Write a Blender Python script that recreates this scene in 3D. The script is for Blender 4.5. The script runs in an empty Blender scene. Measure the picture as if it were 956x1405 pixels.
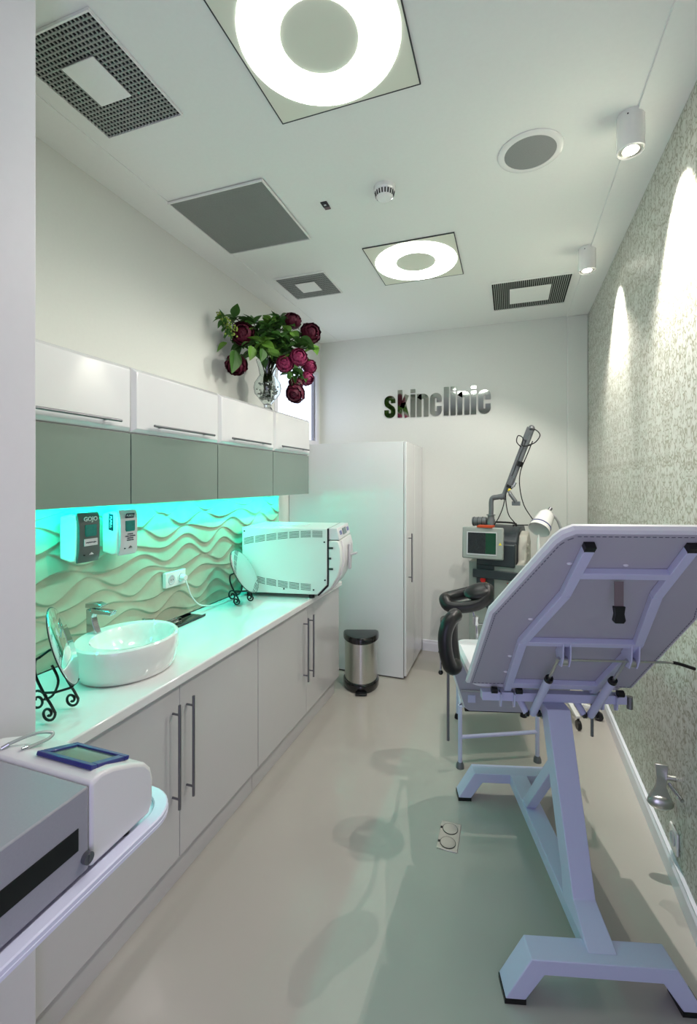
import bpy, math, random
import numpy as np
from mathutils import Vector, Matrix
C = bpy.context.scene.collection
S = bpy.context.scene
PI = math.pi
rnd = random.Random(7)

# ---------------------------------------------------------------- camera, world, lights, exposure
F = 628.0; HY = 661.0; CAMZ = 1.69
YAW = math.atan(222 / F)
cd = bpy.data.cameras.new('camera'); cam = bpy.data.objects.new('camera', cd); C.objects.link(cam)
cam.location = (0, 0, CAMZ); cam.rotation_euler = (PI / 2, 0, YAW)
cd.sensor_fit = 'HORIZONTAL'; cd.sensor_width = 36; cd.lens = 36 * F / 956
cd.shift_y = -(702.5 - HY) / 956; cd.clip_start = 0.02; cd.clip_end = 60
S.camera = cam
S.view_settings.view_transform = 'Standard'
S.view_settings.look = 'None'
S.view_settings.exposure = 0.0
S.view_settings.gamma = 1.0
S.view_settings.use_curve_mapping = False

w = bpy.data.worlds.new('world'); S.world = w; w.use_nodes = True
w.node_tree.nodes['Background'].inputs[0].default_value = (0.62, 0.62, 0.85, 1)
w.node_tree.nodes['Background'].inputs[1].default_value = 0.55

def lamp(name, kind, loc, rot, energy, color, **k):
    d = bpy.data.lights.new(name, kind); d.energy = energy; d.color = color
    for a, b in k.items(): setattr(d, a, b)
    o = bpy.data.objects.new(name, d); C.objects.link(o); o.location = loc; o.rotation_euler = rot
    return o
RING = 15.0
# cyan LED line under the wall cabinets
lamp('led_line_light', 'AREA', (-1.755, 2.2, 1.583), (0, 0, 0), 14, (0.0, 1.0, 0.76), shape='RECTANGLE', size=0.03, size_y=2.45)
# two surface spots washing the papered wall
for sy in (2.17, 3.31):
    a = lamp('spot_light', 'SPOT', (0.468, sy, 3.035), (0, 0, 0), 125 if sy < 3 else 85, (1.0, 0.97, 0.93), spot_size=math.radians(66), spot_blend=0.6, shadow_soft_size=0.02)
    d = Vector((0.66, sy + 0.04, 2.66)) - a.location
    a.rotation_euler = d.to_track_quat('-Z', 'Y').to_euler()
    lamp('spot_spill', 'SPOT', (0.468, sy, 3.04), (0, math.radians(26), 0), 62, (1.0, 0.93, 0.87), spot_size=math.radians(124), spot_blend=0.35, shadow_soft_size=0.006)
# added lavender area lamp in an unseen doorway behind the camera, for daylight tint
lamp('doorway_fill', 'AREA', (-0.1, -0.88, 1.17), (math.radians(90), 0, 0), 16, (0.66, 0.62, 1.0), shape='RECTANGLE', size=1.0, size_y=2.1)

# ---------------------------------------------------------------- materials
def lin(c):
    return tuple(((v / 255) / 12.92 if v / 255 <= 0.04045 else ((v / 255 + 0.055) / 1.055) ** 2.4) for v in c) + (1,)
def mat(name, rgb, rough=0.5, metal=0.0, coat=0.0, spec=0.5, emit=None, trans=0.0, ior=1.45, grain=0.0, scale=300, bump=0.0):
    m = bpy.data.materials.new(name); m.use_nodes = True
    nt = m.node_tree; b = nt.nodes['Principled BSDF']
    b.inputs['Base Color'].default_value = lin(rgb); b.inputs['Roughness'].default_value = rough
    b.inputs['Metallic'].default_value = metal; b.inputs['Coat Weight'].default_value = coat
    b.inputs['Coat Roughness'].default_value = 0.06
    b.inputs['Specular IOR Level'].default_value = spec; b.inputs['IOR'].default_value = ior
    b.inputs['Transmission Weight'].default_value = trans
    if emit: b.inputs['Emission Color'].default_value = lin(emit[0]); b.inputs['Emission Strength'].default_value = emit[1]
    tc = nt.nodes.new('ShaderNodeTexCoord'); n = nt.nodes.new('ShaderNodeTexNoise'); n.inputs['Scale'].default_value = scale
    n.inputs['Detail'].default_value = 3
    nt.links.new(tc.outputs['Object'], n.inputs['Vector'])
    if grain > 0:
        h = nt.nodes.new('ShaderNodeHueSaturation'); h.inputs['Color'].default_value = lin(rgb)
        r = nt.nodes.new('ShaderNodeMapRange'); r.inputs['To Min'].default_value = 1 - grain; r.inputs['To Max'].default_value = 1 + grain
        nt.links.new(n.outputs['Fac'], r.inputs['Value']); nt.links.new(r.outputs['Result'], h.inputs['Value'])
        nt.links.new(h.outputs['Color'], b.inputs['Base Color'])
    if bump > 0:
        bp = nt.nodes.new('ShaderNodeBump'); bp.inputs['Strength'].default_value = bump; bp.inputs['Distance'].default_value = 0.002
        nt.links.new(n.outputs['Fac'], bp.inputs['Height']); nt.links.new(bp.outputs['Normal'], b.inputs['Normal'])
    return m
M = {}
M['wall'] = mat('wall_paint', (222, 224, 217), 0.85, grain=0.02, scale=60, bump=0.05)
M['ceil'] = mat('ceiling_paint', (238, 240, 234), 0.9, grain=0.02, scale=60)
M['pier'] = mat('pier_paint', (214, 212, 214), 0.7, grain=0.02, scale=40)
M['trimw'] = mat('skirting_paint', (232, 232, 238), 0.3, coat=0.3, grain=0.01)
M['joint'] = mat('joint_line', (150, 155, 148), 0.8, grain=0.02)
M['gloss'] = mat('white_lacquer', (222, 222, 222), 0.25, coat=1.0, grain=0.01, scale=20)
M['lower'] = mat('pale_grey_lacquer', (200, 198, 197), 0.22, coat=0.8, grain=0.01, scale=20)
M['grey_glass'] = mat('grey_glass_panel', (122, 138, 128), 0.16, coat=0.6, grain=0.02, scale=30)
M['carcass'] = mat('dark_gap', (60, 62, 62), 0.6, grain=0.05)
M['worktop'] = mat('white_worktop', (232, 232, 230), 0.1, coat=0.7, grain=0.015, scale=50)
M['chrome'] = mat('chrome', (200, 203, 205), 0.12, metal=1.0, grain=0.01)
M['steel'] = mat('brushed_steel', (205, 204, 198), 0.28, metal=1.0, grain=0.06, scale=120)
M['gunmetal'] = mat('gunmetal_bar', (128, 128, 132), 0.35, metal=0.9, grain=0.03)
M['mirror'] = mat('mirror_silver', (225, 232, 228), 0.02, metal=1.0, grain=0.0)
M['signmirror'] = mat('mirror_acrylic', (190, 194, 186), 0.05, metal=1.0)
M['ceramic'] = mat('white_ceramic', (236, 236, 232), 0.08, coat=1.0, grain=0.005)
M['black'] = mat('black_plastic', (14, 14, 15), 0.35, grain=0.1)
M['blackgloss'] = mat('black_gloss_plastic', (10, 10, 11), 0.12, coat=0.6, grain=0.1)
M['vinylblack'] = mat('black_vinyl', (20, 20, 21), 0.38, grain=0.15, scale=90, bump=0.1)
M['iron'] = mat('black_iron', (16, 17, 17), 0.45, grain=0.1, bump=0.1)
M['bedframe'] = mat('white_powder_coat', (198, 200, 226), 0.38, grain=0.015, scale=120)
M['bedvinyl'] = mat('white_vinyl', (226, 225, 229), 0.4, grain=0.01, scale=80, bump=0.05)
M['bedunder'] = mat('lining_fabric', (176, 174, 182), 0.85, grain=0.05, scale=400, bump=0.1)
M['stitch'] = mat('stitch_thread', (105, 105, 118), 0.8, grain=0.1)
M['strap'] = mat('grey_webbing', (118, 106, 106), 0.8, grain=0.1, scale=500)
M['cream'] = mat('cream_plastic', (222, 220, 220), 0.35, coat=0.3, grain=0.01)
M['greymetal'] = mat('grey_sheet_metal', (150, 150, 158), 0.5, grain=0.05, scale=200)
M['navy'] = mat('navy_plastic', (32, 38, 120), 0.3, coat=0.4, grain=0.05)
M['lcd'] = mat('lcd_grey_green', (92, 108, 100), 0.15, coat=0.5, grain=0.05)
M['tray'] = mat('white_tray', (220, 220, 240), 0.3, coat=0.4, grain=0.01)
M['tube'] = mat('clear_tubing', (205, 212, 205), 0.2, trans=0.5, grain=0.02)
M['autoclave'] = mat('autoclave_enamel', (224, 228, 222), 0.35, coat=0.3, grain=0.01)
M['slot'] = mat('vent_slot', (48, 66, 58), 0.8, grain=0.05)
M['bluepad'] = mat('blue_key', (70, 90, 170), 0.5, grain=0.05)
M['laser'] = mat('laser_grey', (150, 156, 150), 0.45, grain=0.03, scale=150)
M['laserpale'] = mat('laser_beige', (186, 184, 172), 0.45, grain=0.02)
M['laserdark'] = mat('laser_dark', (48, 56, 60), 0.4, grain=0.06)
M['armgrey'] = mat('arm_grey', (112, 116, 118), 0.35, metal=0.4, grain=0.04)
M['screen'] = mat('dark_screen', (34, 40, 42), 0.12, coat=0.6, grain=0.1)
M['screengreen'] = mat('green_screen', (14, 66, 44), 0.12, coat=0.6, grain=0.1)
M['red'] = mat('red_plastic', (205, 30, 22), 0.4, grain=0.05)
M['yellow'] = mat('yellow_plastic', (225, 205, 50), 0.5, grain=0.05)
M['orange'] = mat('orange_plastic', (190, 70, 30), 0.5, grain=0.05)
M['dispgrey'] = mat('dispenser_grey', (82, 90, 88), 0.4, coat=0.2, grain=0.03)
M['disppale'] = mat('dispenser_pale', (196, 196, 198), 0.4, coat=0.2, grain=0.02)
M['window_teal'] = mat('teal_window', (30, 120, 112), 0.15, coat=0.6, grain=0.3, scale=60)
M['inkdark'] = mat('dark_ink', (22, 30, 52), 0.6, grain=0.05)
M['inkwhite'] = mat('white_ink', (225, 228, 226), 0.6, grain=0.02)
M['petal'] = mat('burgundy_petal', (86, 14, 40), 0.6, grain=0.3, scale=40)
M['petal2'] = mat('pink_burgundy_petal', (146, 44, 86), 0.6, grain=0.25, scale=40)
M['leaf'] = mat('green_leaf', (62, 104, 42), 0.5, grain=0.35, scale=18)
M['leaf2'] = mat('bright_leaf', (98, 142, 52), 0.5, grain=0.3, scale=18)
M['bud'] = mat('lime_bud', (146, 170, 74), 0.6, grain=0.2, scale=60)
M['stem'] = mat('brown_green_stem', (62, 66, 42), 0.7, grain=0.2, scale=60)
M['glass'] = mat('clear_glass', (240, 246, 244), 0.03, trans=1.0, ior=1.45)
M['bead'] = mat('pale_glass_pebble', (226, 230, 224), 0.12, trans=0.3, grain=0.05)
M['ledstrip'] = mat('led_strip', (0, 255, 235), 0.5, emit=((0, 255, 235), 1.5))
M['ring'] = mat('ring_diffuser', (255, 255, 255), 0.5, emit=((250, 255, 250), RING))
M['panel'] = mat('light_panel', (232, 234, 216), 0.5, grain=0.01)
M['bulb'] = mat('spot_bulb', (255, 255, 255), 0.5, emit=((255, 250, 240), 30.0))
M['pane'] = mat('window_daylight', (230, 236, 255), 0.5, emit=((222, 232, 255), 1.25))
M['mesh_grey'] = mat('speaker_mesh', (140, 143, 141), 0.7, grain=0.25, scale=500)
M['void'] = mat('duct_dark', (26, 30, 28), 0.9, grain=0.1)
M['slat'] = mat('grille_metal', (150, 156, 148), 0.5, grain=0.02)

def floor_mat():
    m = mat('poured_floor', (180, 175, 166), 0.16, coat=0.35, grain=0.03, scale=5); nt = m.node_tree; b = nt.nodes['Principled BSDF']
    b.inputs['Coat Roughness'].default_value = 0.12
    return m
M['floor'] = floor_mat()

def paper_mat():
    m = bpy.data.materials.new('damask_wallpaper'); m.use_nodes = True; nt = m.node_tree; b = nt.nodes['Principled BSDF']; L = nt.links.new
    tc = nt.nodes.new('ShaderNodeTexCoord'); sep = nt.nodes.new('ShaderNodeSeparateXYZ'); L(tc.outputs['Object'], sep.inputs[0])
    # mirrored repeat along Y so the pattern reads as a damask
    fr = nt.nodes.new('ShaderNodeMath'); fr.operation = 'PINGPONG'; fr.inputs[1].default_value = 0.265; L(sep.outputs['Y'], fr.inputs[0])
    fz = nt.nodes.new('ShaderNodeMath'); fz.operation = 'WRAP'; fz.inputs[1].default_value = 0.64; fz.inputs[2].default_value = 0.0; L(sep.outputs['Z'], fz.inputs[0])
    cb = nt.nodes.new('ShaderNodeCombineXYZ'); L(fr.outputs[0], cb.inputs['X']); L(sep.outputs['Z'], cb.inputs['Y'])
    mp = nt.nodes.new('ShaderNodeMapping'); mp.inputs['Scale'].default_value = (1.0, 0.7, 1.0); L(cb.outputs[0], mp.inputs[0])
    n0 = nt.nodes.new('ShaderNodeTexNoise'); n0.inputs['Scale'].default_value = 22; n0.inputs['Detail'].default_value = 2; L(mp.outputs[0], n0.inputs['Vector'])
    mx = nt.nodes.new('ShaderNodeMix'); mx.data_type = 'VECTOR'; mx.inputs[0].default_value = 0.045
    L(mp.outputs[0], mx.inputs[4]); L(n0.outputs['Color'], mx.inputs[5])
    v = nt.nodes.new('ShaderNodeTexVoronoi'); v.feature = 'DISTANCE_TO_EDGE'; v.inputs['Scale'].default_value = 58; L(mx.outputs[1], v.inputs['Vector'])
    r = nt.nodes.new('ShaderNodeValToRGB'); r.color_ramp.elements[0].position = 0.05; r.color_ramp.elements[0].color = lin((150, 149, 128))
    r.color_ramp.elements[1].position = 0.16; r.color_ramp.elements[1].color = lin((204, 205, 196)); L(v.outputs['Distance'], r.inputs[0])
    n1 = nt.nodes.new('ShaderNodeTexNoise'); n1.inputs['Scale'].default_value = 30; n1.inputs['Detail'].default_value = 4; L(mp.outputs[0], n1.inputs['Vector'])
    r1 = nt.nodes.new('ShaderNodeValToRGB'); r1.color_ramp.elements[0].position = 0.50; r1.color_ramp.elements[1].position = 0.60; L(n1.outputs['Fac'], r1.inputs[0])
    m2 = nt.nodes.new('ShaderNodeMix'); m2.data_type = 'RGBA'; L(r1.outputs[0], m2.inputs[0]); L(r.outputs[0], m2.inputs[6]); m2.inputs[7].default_value = lin((206, 208, 198))
    L(m2.outputs[2], b.inputs['Base Color']); b.inputs['Roughness'].default_value = 0.42; b.inputs['Metallic'].default_value = 0.1
    return m
M['paper'] = paper_mat()

def stone_mat():
    m = mat('carved_stone', (172, 174, 152), 0.65, grain=0.14, scale=14, bump=0.3)
    return m
M['stone'] = stone_mat()

# ---------------------------------------------------------------- mesh helpers
class MB:
    def __init__(s): s.v = []; s.f = []
    def add(s, vs, fs):
        n = len(s.v); s.v += [tuple(p) for p in vs]; s.f += [tuple(i + n for i in f) for f in fs]; return s
    def box(s, x0, x1, y0, y1, z0, z1, mtx=None):
        vs = [Vector((x, y, z)) for z in (z0, z1) for y in (y0, y1) for x in (x0, x1)]
        if mtx: vs = [mtx @ p for p in vs]
        return s.add(vs, [(0, 2, 3, 1), (4, 5, 7, 6), (0, 1, 5, 4), (2, 6, 7, 3), (0, 4, 6, 2), (1, 3, 7, 5)])
    def prism(s, pts, off):
        n = len(pts); off = Vector(off); a = [Vector(p) for p in pts]
        return s.add(a + [p + off for p in a], [tuple(range(n - 1, -1, -1)), tuple(range(n, 2 * n))] + [(i, (i + 1) % n, (i + 1) % n + n, i + n) for i in range(n)])
    def bar(s, p0, p1, wx, wy, up=(0, 0, 1)):
        p0 = Vector(p0); p1 = Vector(p1); d = (p1 - p0).normalized(); up = Vector(up)
        sx = d.cross(up); sx = sx.normalized() if sx.length > 1e-4 else Vector((1, 0, 0)); sy = sx.cross(d).normalized()
        q = [sx * a * wx / 2 + sy * b * wy / 2 for a, b in ((-1, -1), (1, -1), (1, 1), (-1, 1))]
        return s.add([p0 + k for k in q] + [p1 + k for k in q], [(3, 2, 1, 0), (4, 5, 6, 7)] + [(i, (i + 1) % 4, (i + 1) % 4 + 4, i + 4) for i in range(4)])
    def cyl(s, p0, p1, r0, r1=None, n=20, cap=True):
        r1 = r0 if r1 is None else r1; return s.tube([p0, p1], [r0, r1], n, cap)
    def tube(s, pts, r, n=10, cap=True, closed=False, flat=None):
        pts = [Vector(p) for p in pts]; m = len(pts); rs = r if isinstance(r, (list, tuple)) else [r] * m
        base = len(s.v); prev = None
        for i, p in enumerate(pts):
            if closed: t = (pts[(i + 1) % m] - pts[i - 1])
            else: t = (pts[min(i + 1, m - 1)] - pts[max(i - 1, 0)])
            t = t.normalized()
            if prev is None:
                a = Vector((0, 0, 1)) if abs(t.z) < 0.9 else Vector((1, 0, 0))
                u = t.cross(a).normalized()
            else:
                u = (prev - t * prev.dot(t)).normalized()
            prev = u; v = t.cross(u)
            for k in range(n):
                an = 2 * PI * k / n
                s.v.append(tuple(p + (u * math.cos(an) + v * math.sin(an)) * rs[i]))
        for i in range(m if closed else m - 1):
            a = base + i * n; b = base + ((i + 1) % m) * n
            for k in range(n): s.f.append((a + k, a + (k + 1) % n, b + (k + 1) % n, b + k))
        if cap and not closed:
            s.f.append(tuple(base + k for k in range(n - 1, -1, -1))); s.f.append(tuple(base + (m - 1) * n + k for k in range(n)))
        return s
    def lathe(s, prof, c=(0, 0, 0), n=32, sx=1, sy=1, mtx=None, cap=True):
        base = len(s.v); m = len(prof)
        for r, z in prof:
            for k in range(n):
                a = 2 * PI * k / n; p = Vector((r * math.cos(a) * sx, r * math.sin(a) * sy, z))
                if mtx: p = mtx @ p
                s.v.append(tuple(p + Vector(c)))
        for i in range(m - 1):
            for k in range(n):
                a = base + i * n; s.f.append((a + k, a + (k + 1) % n, a + n + (k + 1) % n, a + n + k))
        if cap and prof[0][0] > 1e-5: s.f.append(tuple(base + k for k in range(n - 1, -1, -1)))
        if cap and prof[-1][0] > 1e-5: s.f.append(tuple(base + (m - 1) * n + k for k in range(n)))
        return s
    def ball(s, c, r, n=12, sc=(1, 1, 1)):
        base = len(s.v); m = n // 2 + 1
        for i in range(1, m):
            t = PI * i / m
            for k in range(n):
                a = 2 * PI * k / n
                s.v.append((c[0] + r * sc[0] * math.sin(t) * math.cos(a), c[1] + r * sc[1] * math.sin(t) * math.sin(a), c[2] + r * sc[2] * math.cos(t)))
        for i in range(m - 2):
            for k in range(n):
                a = base + i * n; s.f.append((a + k, a + n + k, a + n + (k + 1) % n, a + (k + 1) % n))
        s.v.append((c[0], c[1], c[2] + r * sc[2])); s.v.append((c[0], c[1], c[2] - r * sc[2])); T = len(s.v) - 2
        for k in range(n):
            s.f.append((T, base + k, base + (k + 1) % n)); s.f.append((T + 1, base + (m - 2) * n + (k + 1) % n, base + (m - 2) * n + k))
        return s
    def build(s, name, m, parent=None, bevel=0.0, smooth=True, seg=2, sub=0):
        me = bpy.data.meshes.new(name); me.from_pydata(s.v, [], s.f); me.validate(); me.update()
        import bmesh
        bm = bmesh.new(); bm.from_mesh(me); bmesh.ops.recalc_face_normals(bm, faces=bm.faces); bm.to_mesh(me); bm.free()
        me.materials.append(M[m])
        if smooth:
            me.shade_smooth(); me.set_sharp_from_angle(angle=math.radians(34))
        o = bpy.data.objects.new(name, me); C.objects.link(o)
        if parent: o.parent = parent
        if bevel > 0:
            b = o.modifiers.new('bevel', 'BEVEL'); b.width = bevel; b.segments = seg; b.limit_method = 'ANGLE'; b.angle_limit = math.radians(30)
        if sub:
            q = o.modifiers.new('sub', 'SUBSURF'); q.levels = sub; q.render_levels = sub
        return o
def thing(name, label, cat, loc=(0, 0, 0), rz=0, group=None):
    o = bpy.data.objects.new(name, None); C.objects.link(o); o.location = loc; o.rotation_euler = (0, 0, rz); o.empty_display_size = 0.1
    return tag(o, label, cat, group)
def tag(o, label, cat, group=None):
    o['label'] = label; o['category'] = cat
    if group: o['group'] = group
    return o
def struct(o): o['kind'] = 'structure'; return o
def catmull(pts, n=6, closed=False):
    P = [Vector(p) for p in pts]; out = []; m = len(P)
    for i in range(m if closed else m - 1):
        g = (lambda k: P[k % m]) if closed else (lambda k: P[max(0, min(m - 1, k))])
        a, b, c, d = g(i - 1), g(i), g(i + 1), g(i + 2)
        for k in range(n):
            t = k / n
            out.append(0.5 * ((2 * b) + (c - a) * t + (2 * a - 5 * b + 4 * c - d) * t * t + (3 * b - a - 3 * c + d) * t ** 3))
    if not closed: out.append(P[-1])
    return out
def text(s, size, mname, name, parent, mtx, bold=0.0, depth=0.0006, sx=1.0, align='CENTER'):
    cu = bpy.data.curves.new('t', 'FONT'); cu.body = s; cu.size = size; cu.offset = bold; cu.extrude = depth; cu.align_x = align; cu.align_y = 'CENTER'; cu.resolution_u = 3
    t = bpy.data.objects.new('t', cu); C.objects.link(t)
    dg = bpy.context.evaluated_depsgraph_get(); dg.update(); me = bpy.data.meshes.new_from_object(t.evaluated_get(dg))
    bpy.data.objects.remove(t); me.transform(mtx @ Matrix.Diagonal((sx, 1, 1, 1)))
    me.materials.clear(); me.materials.append(M[mname]); me.name = name
    o = bpy.data.objects.new(name, me); C.objects.link(o)
    if parent: o.parent = parent
    return o

# ---------------------------------------------------------------- room shell
XL, XR, YB, ZC, Y0 = -1.95, 0.655, 4.595, 3.2, -0.9
SX = -1.82                                   # face of the carved splashback
struct(MB().box(XL - 0.1, XR + 0.1, Y0, YB + 0.1, -0.1, 0).build('floor', 'floor', smooth=False))
struct(MB().box(XL - 0.1, XR + 0.1, Y0, YB + 0.1, ZC, ZC + 0.1).build('ceiling', 'ceil', smooth=False))
struct(MB().box(XL - 0.1, XL, Y0, 3.56, 0, ZC).box(XL - 0.1, XL, 4.53, YB, 0, ZC).box(XL - 0.1, XL, 3.56, 4.53, 0, 2.07).box(XL - 0.1, XL, 3.56, 4.53, 2.86, ZC).build('wall_left', 'wall', smooth=False))
struct(MB().box(XL, XR, YB, YB + 0.1, 0, ZC).build('wall_back', 'wall', smooth=False))
struct(MB().box(XL, -0.65, Y0 - 0.1, Y0, 0, ZC).box(0.45, XR, Y0 - 0.1, Y0, 0, ZC).box(-0.65, 0.45, Y0 - 0.1, Y0, 2.35, ZC).build('wall_front', 'wall', smooth=False))
struct(MB().box(XR, XR + 0.1, Y0, YB, 0, ZC).build('wall_right', 'paper', smooth=False))
struct(MB().box(XL, -1.262, 0.25, 0.925, 0, ZC).build('wall_pier', 'pier', bevel=0.004, smooth=False))
# boxed strip along the right wall: slightly lower ceiling strip and rounded column at the back wall
struct(MB().box(0.485, XR, Y0, YB, ZC - 0.012, ZC).build('trim_1', 'ceil', smooth=False))
struct(MB().box(0.485, XR, YB - 0.035, YB, 0, ZC - 0.012).build('trim_2', 'wall', bevel=0.01, smooth=False))
struct(MB().box(XL, -1.738, 0.9, YB, ZC - 0.004, ZC).build('trim_3', 'ceil', smooth=False))
sk = [(0, 0), (0.018, 0), (0.018, 0.075), (0.012, 0.09), (0.012, 0.1), (0, 0.108)]
struct(MB().prism([(XR - a, Y0, z) for a, z in sk], (0, YB - Y0 - 0.035, 0)).build('baseboard_right', 'trimw', smooth=False))
struct(MB().prism([(-0.83, YB - a, z) for a, z in sk], (0.83 + 0.485, 0, 0)).build('baseboard_back', 'trimw', smooth=False))
# window high in the left wall
wf = MB()
for y0, y1, z0, z1 in ((3.56, 3.62, 2.07, 2.86), (4.47, 4.53, 2.07, 2.86), (3.62, 4.47, 2.07, 2.12), (3.62, 4.47, 2.81, 2.86)):
    wf.box(XL - 0.06, XL + 0.012, y0, y1, z0, z1)
wo = struct(MB().box(XL - 0.05, XL - 0.04, 3.62, 4.47, 2.12, 2.81).build('window_1', 'pane', smooth=False))
wf.build('window_frame', 'trimw', wo, bevel=0.004)
MB().box(XL - 0.039, XL - 0.01, 4.445, 4.468, 2.13, 2.80).build('seal', 'gunmetal', wo)

# ---------------------------------------------------------------- carved splashback
def splash():
    y0, y1, z0, z1 = 0.93, 3.40, 0.905, 1.598
    ny, nz = 420, 230
    s = 0.066; A = 0.030; ph = [PI * k + (0.9 * math.sin(k * 2.3)) for k in range(14)]
    Lk = [0.40 + 0.02 * math.sin(k * 1.7) for k in range(14)]
    ys = np.linspace(y0, y1, ny); zs = np.linspace(z0, z1, nz)
    bs = np.array([z0 - 0.09 + k * s + A * np.sin(2 * PI * ys / Lk[k] + ph[k]) + 0.012 * np.sin(2 * PI * ys / 0.31 + 2 * ph[k]) for k in range(14)])
    bs = np.sort(bs, axis=0)
    V = []
    for zi in zs:
        for j, y in enumerate(ys):
            b = bs[:, j]; k = int(np.searchsorted(b, zi)) - 1; k = max(0, min(12, k))
            t = (zi - b[k]) / max(1e-4, b[k + 1] - b[k]); t = min(1, max(0, t)); g = min(1.0, (b[k + 1] - b[k]) / 0.05)
            h = 0.0105 * g * (1 - t) ** 1.4
            e = min(1.0, (zi - b[k]) / 0.005) if k > 0 else 1
            V.append((SX - 0.004 + h * max(0.0, e), float(y), float(zi)))
    m = MB(); m.v = V
    m.f = [(i * ny + j, i * ny + j + 1, (i + 1) * ny + j + 1, (i + 1) * ny + j) for i in range(nz - 1) for j in range(ny - 1)]
    XB = XL + 0.004; b = len(m.v); m.v += [(XB, y0, z0), (XB, y1, z0), (XB, y1, z1), (XB, y0, z1)]
    m.f += [(b, b + 1, ny - 1, 0), (b + 3, b + 2, nz * ny - 1, (nz - 1) * ny), (b + 1, b + 2, nz * ny - 1, ny - 1), (b, b + 3, (nz - 1) * ny, 0)]
    o = m.build('splashback_panel', 'stone'); o.data.set_sharp_from_angle(angle=math.radians(75))
    return o
tag(splash(), 'carved wavy stone splashback panel glowing green under the wall cabinets', 'splashback')

# ---------------------------------------------------------------- base cabinets and worktop
def bar_handle(name, p0, p1, off, par, posts=0.04):
    m = MB(); p0 = Vector(p0); p1 = Vector(p1); off = Vector(off); m.cyl(p0, p1, 0.006, n=12)
    d = (p1 - p0).normalized()
    for q in (p0 + d * posts, p1 - d * posts): m.cyl(q, q + off, 0.0045, n=10)
    return m.build(name, 'gunmetal', par)
def base_cabinet(y0, y1, label):
    t = thing('base_cabinet', label, 'cabinet', (-1.6, (y0 + y1) / 2, 0), 0, 'base cabinets under the worktop')
    a, b = y0 - (y0 + y1) / 2, y1 - (y0 + y1) / 2
    MB().box(-0.2, 0.288, a + 0.001, b - 0.001, 0.13, 0.855).build('body', 'lower', t)
    MB().box(-0.2, 0.27, a + 0.001, b - 0.001, 0.0, 0.129).build('plinth', 'lower', t)
    for k, (c, d) in enumerate(((a + 0.002, -0.0015), (0.0015, b - 0.002))):
        dr = MB().box(0.29, 0.31, c, d, 0.138, 0.85).build('door', 'lower', t, bevel=0.0015)
        hy = -0.043 if k == 0 else 0.043
        bar_handle('handle', (0.345, hy, 0.37), (0.345, hy, 0.79), (-0.035, 0, 0), dr)
base_cabinet(0.93, 2.178, 'pale grey gloss double-door base cabinet below the washbasin')
base_cabinet(2.18, 3.42, 'pale grey gloss double-door base cabinet below the autoclave, next to the waste bin')
o = MB().box(SX - 0.004, -1.267, 0.93, 3.43, 0.86, 0.90).build('worktop', 'worktop', bevel=0.006)
tag(o, 'long white gloss worktop running over the base cabinets', 'worktop')

# ---------------------------------------------------------------- wall cabinets
WY = [(0.93, 1.595), (1.595, 2.235), (2.235, 2.885), (2.885, 3.50)]
WH = [(1.04, 1.50), (1.69, 2.144), (2.318, 2.776), (2.944, 3.406)]
WL = ['wall cabinet nearest the doorway, its left edge behind the white pier',
      'second wall cabinet from the doorway, above the touchless hand dispensers',
      'third wall cabinet from the doorway, left of the flower vase',
      'end wall cabinet carrying the glass flower vase, nearest the tall cupboard']
for (y0, y1), (h0, h1), lb in zip(WY, WH, WL):
    t = thing('wall_cabinet', lb, 'cabinet', (-1.77, (y0 + y1) / 2, 1.59), 0, 'white and grey wall cabinets')
    yc = (y0 + y1) / 2; a, b = y0 - yc, y1 - yc
    MB().box(-0.178, 0.165, a + 0.001, b - 0.001, 0.006, 0.60).build('body', 'gloss', t, smooth=False)
    MB().box(0.166, 0.182, a + 0.003, b - 0.003, 0.0, 0.314).build('glass_door', 'grey_glass', t, bevel=0.001)
    d = MB(); g = 0.018; z0, z1 = 0.320, 0.610; a2, b2 = a + 0.0015, b - 0.0015
    X0, X1, X2 = 0.166, 0.176, 0.196
    vs = [(X0, a2, z0), (X0, b2, z0), (X0, b2, z1), (X0, a2, z1), (X1, a2, z0), (X1, b2, z0), (X1, b2, z1), (X1, a2, z1), (X2, a2 + g, z0 + g), (X2, b2 - g, z0 + g), (X2, b2 - g, z1 - g), (X2, a2 + g, z1 - g)]
    fs = [(3, 2, 1, 0), (8, 9, 10, 11)] + [(i, (i + 1) % 4, (i + 1) % 4 + 4, i + 4) for i in range(4)] + [(i + 4, (i + 1) % 4 + 4, (i + 1) % 4 + 8, i + 8) for i in range(4)]
    d.add(vs, fs); dd = d.build('flap_door', 'gloss', t, bevel=0.003)
    bar_handle('handle', (0.226, h0 - yc, 0.357), (0.226, h1 - yc, 0.357), (-0.03, 0, 0), dd, 0.06)
o = MB().box(-1.762, -1.748, 0.96, 3.46, 1.586, 1.5955).build('led_strip', 'ledstrip')
tag(o, 'thin cyan LED strip under the wall cabinets', 'light strip')

# ---------------------------------------------------------------- tall cupboard
t = thing('tall_cupboard', 'tall white gloss cupboard standing behind the waste bin', 'cupboard', (-1.395, 4.2, 0))
MB().box(-0.55, 0.535, -0.36, 0.385, 0.012, 2.035).build('body', 'gloss', t, bevel=0.002)
d = MB().box(0.540, 0.560, -0.36, 0.0, 0.03, 2.035).build('door', 'gloss', t, bevel=0.002)
MB().box(0.540, 0.560, 0.003, 0.383, 0.03, 2.035).build('door', 'gloss', t, bevel=0.002)
bar_handle('handle', (0.59, -0.27, 0.82), (0.59, -0.27, 1.24), (-0.03, 0, 0), d)
MB().box(-0.5, 0.53, -0.34, 0.37, 0, 0.0115).build('plinth', 'carcass', t)

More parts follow.
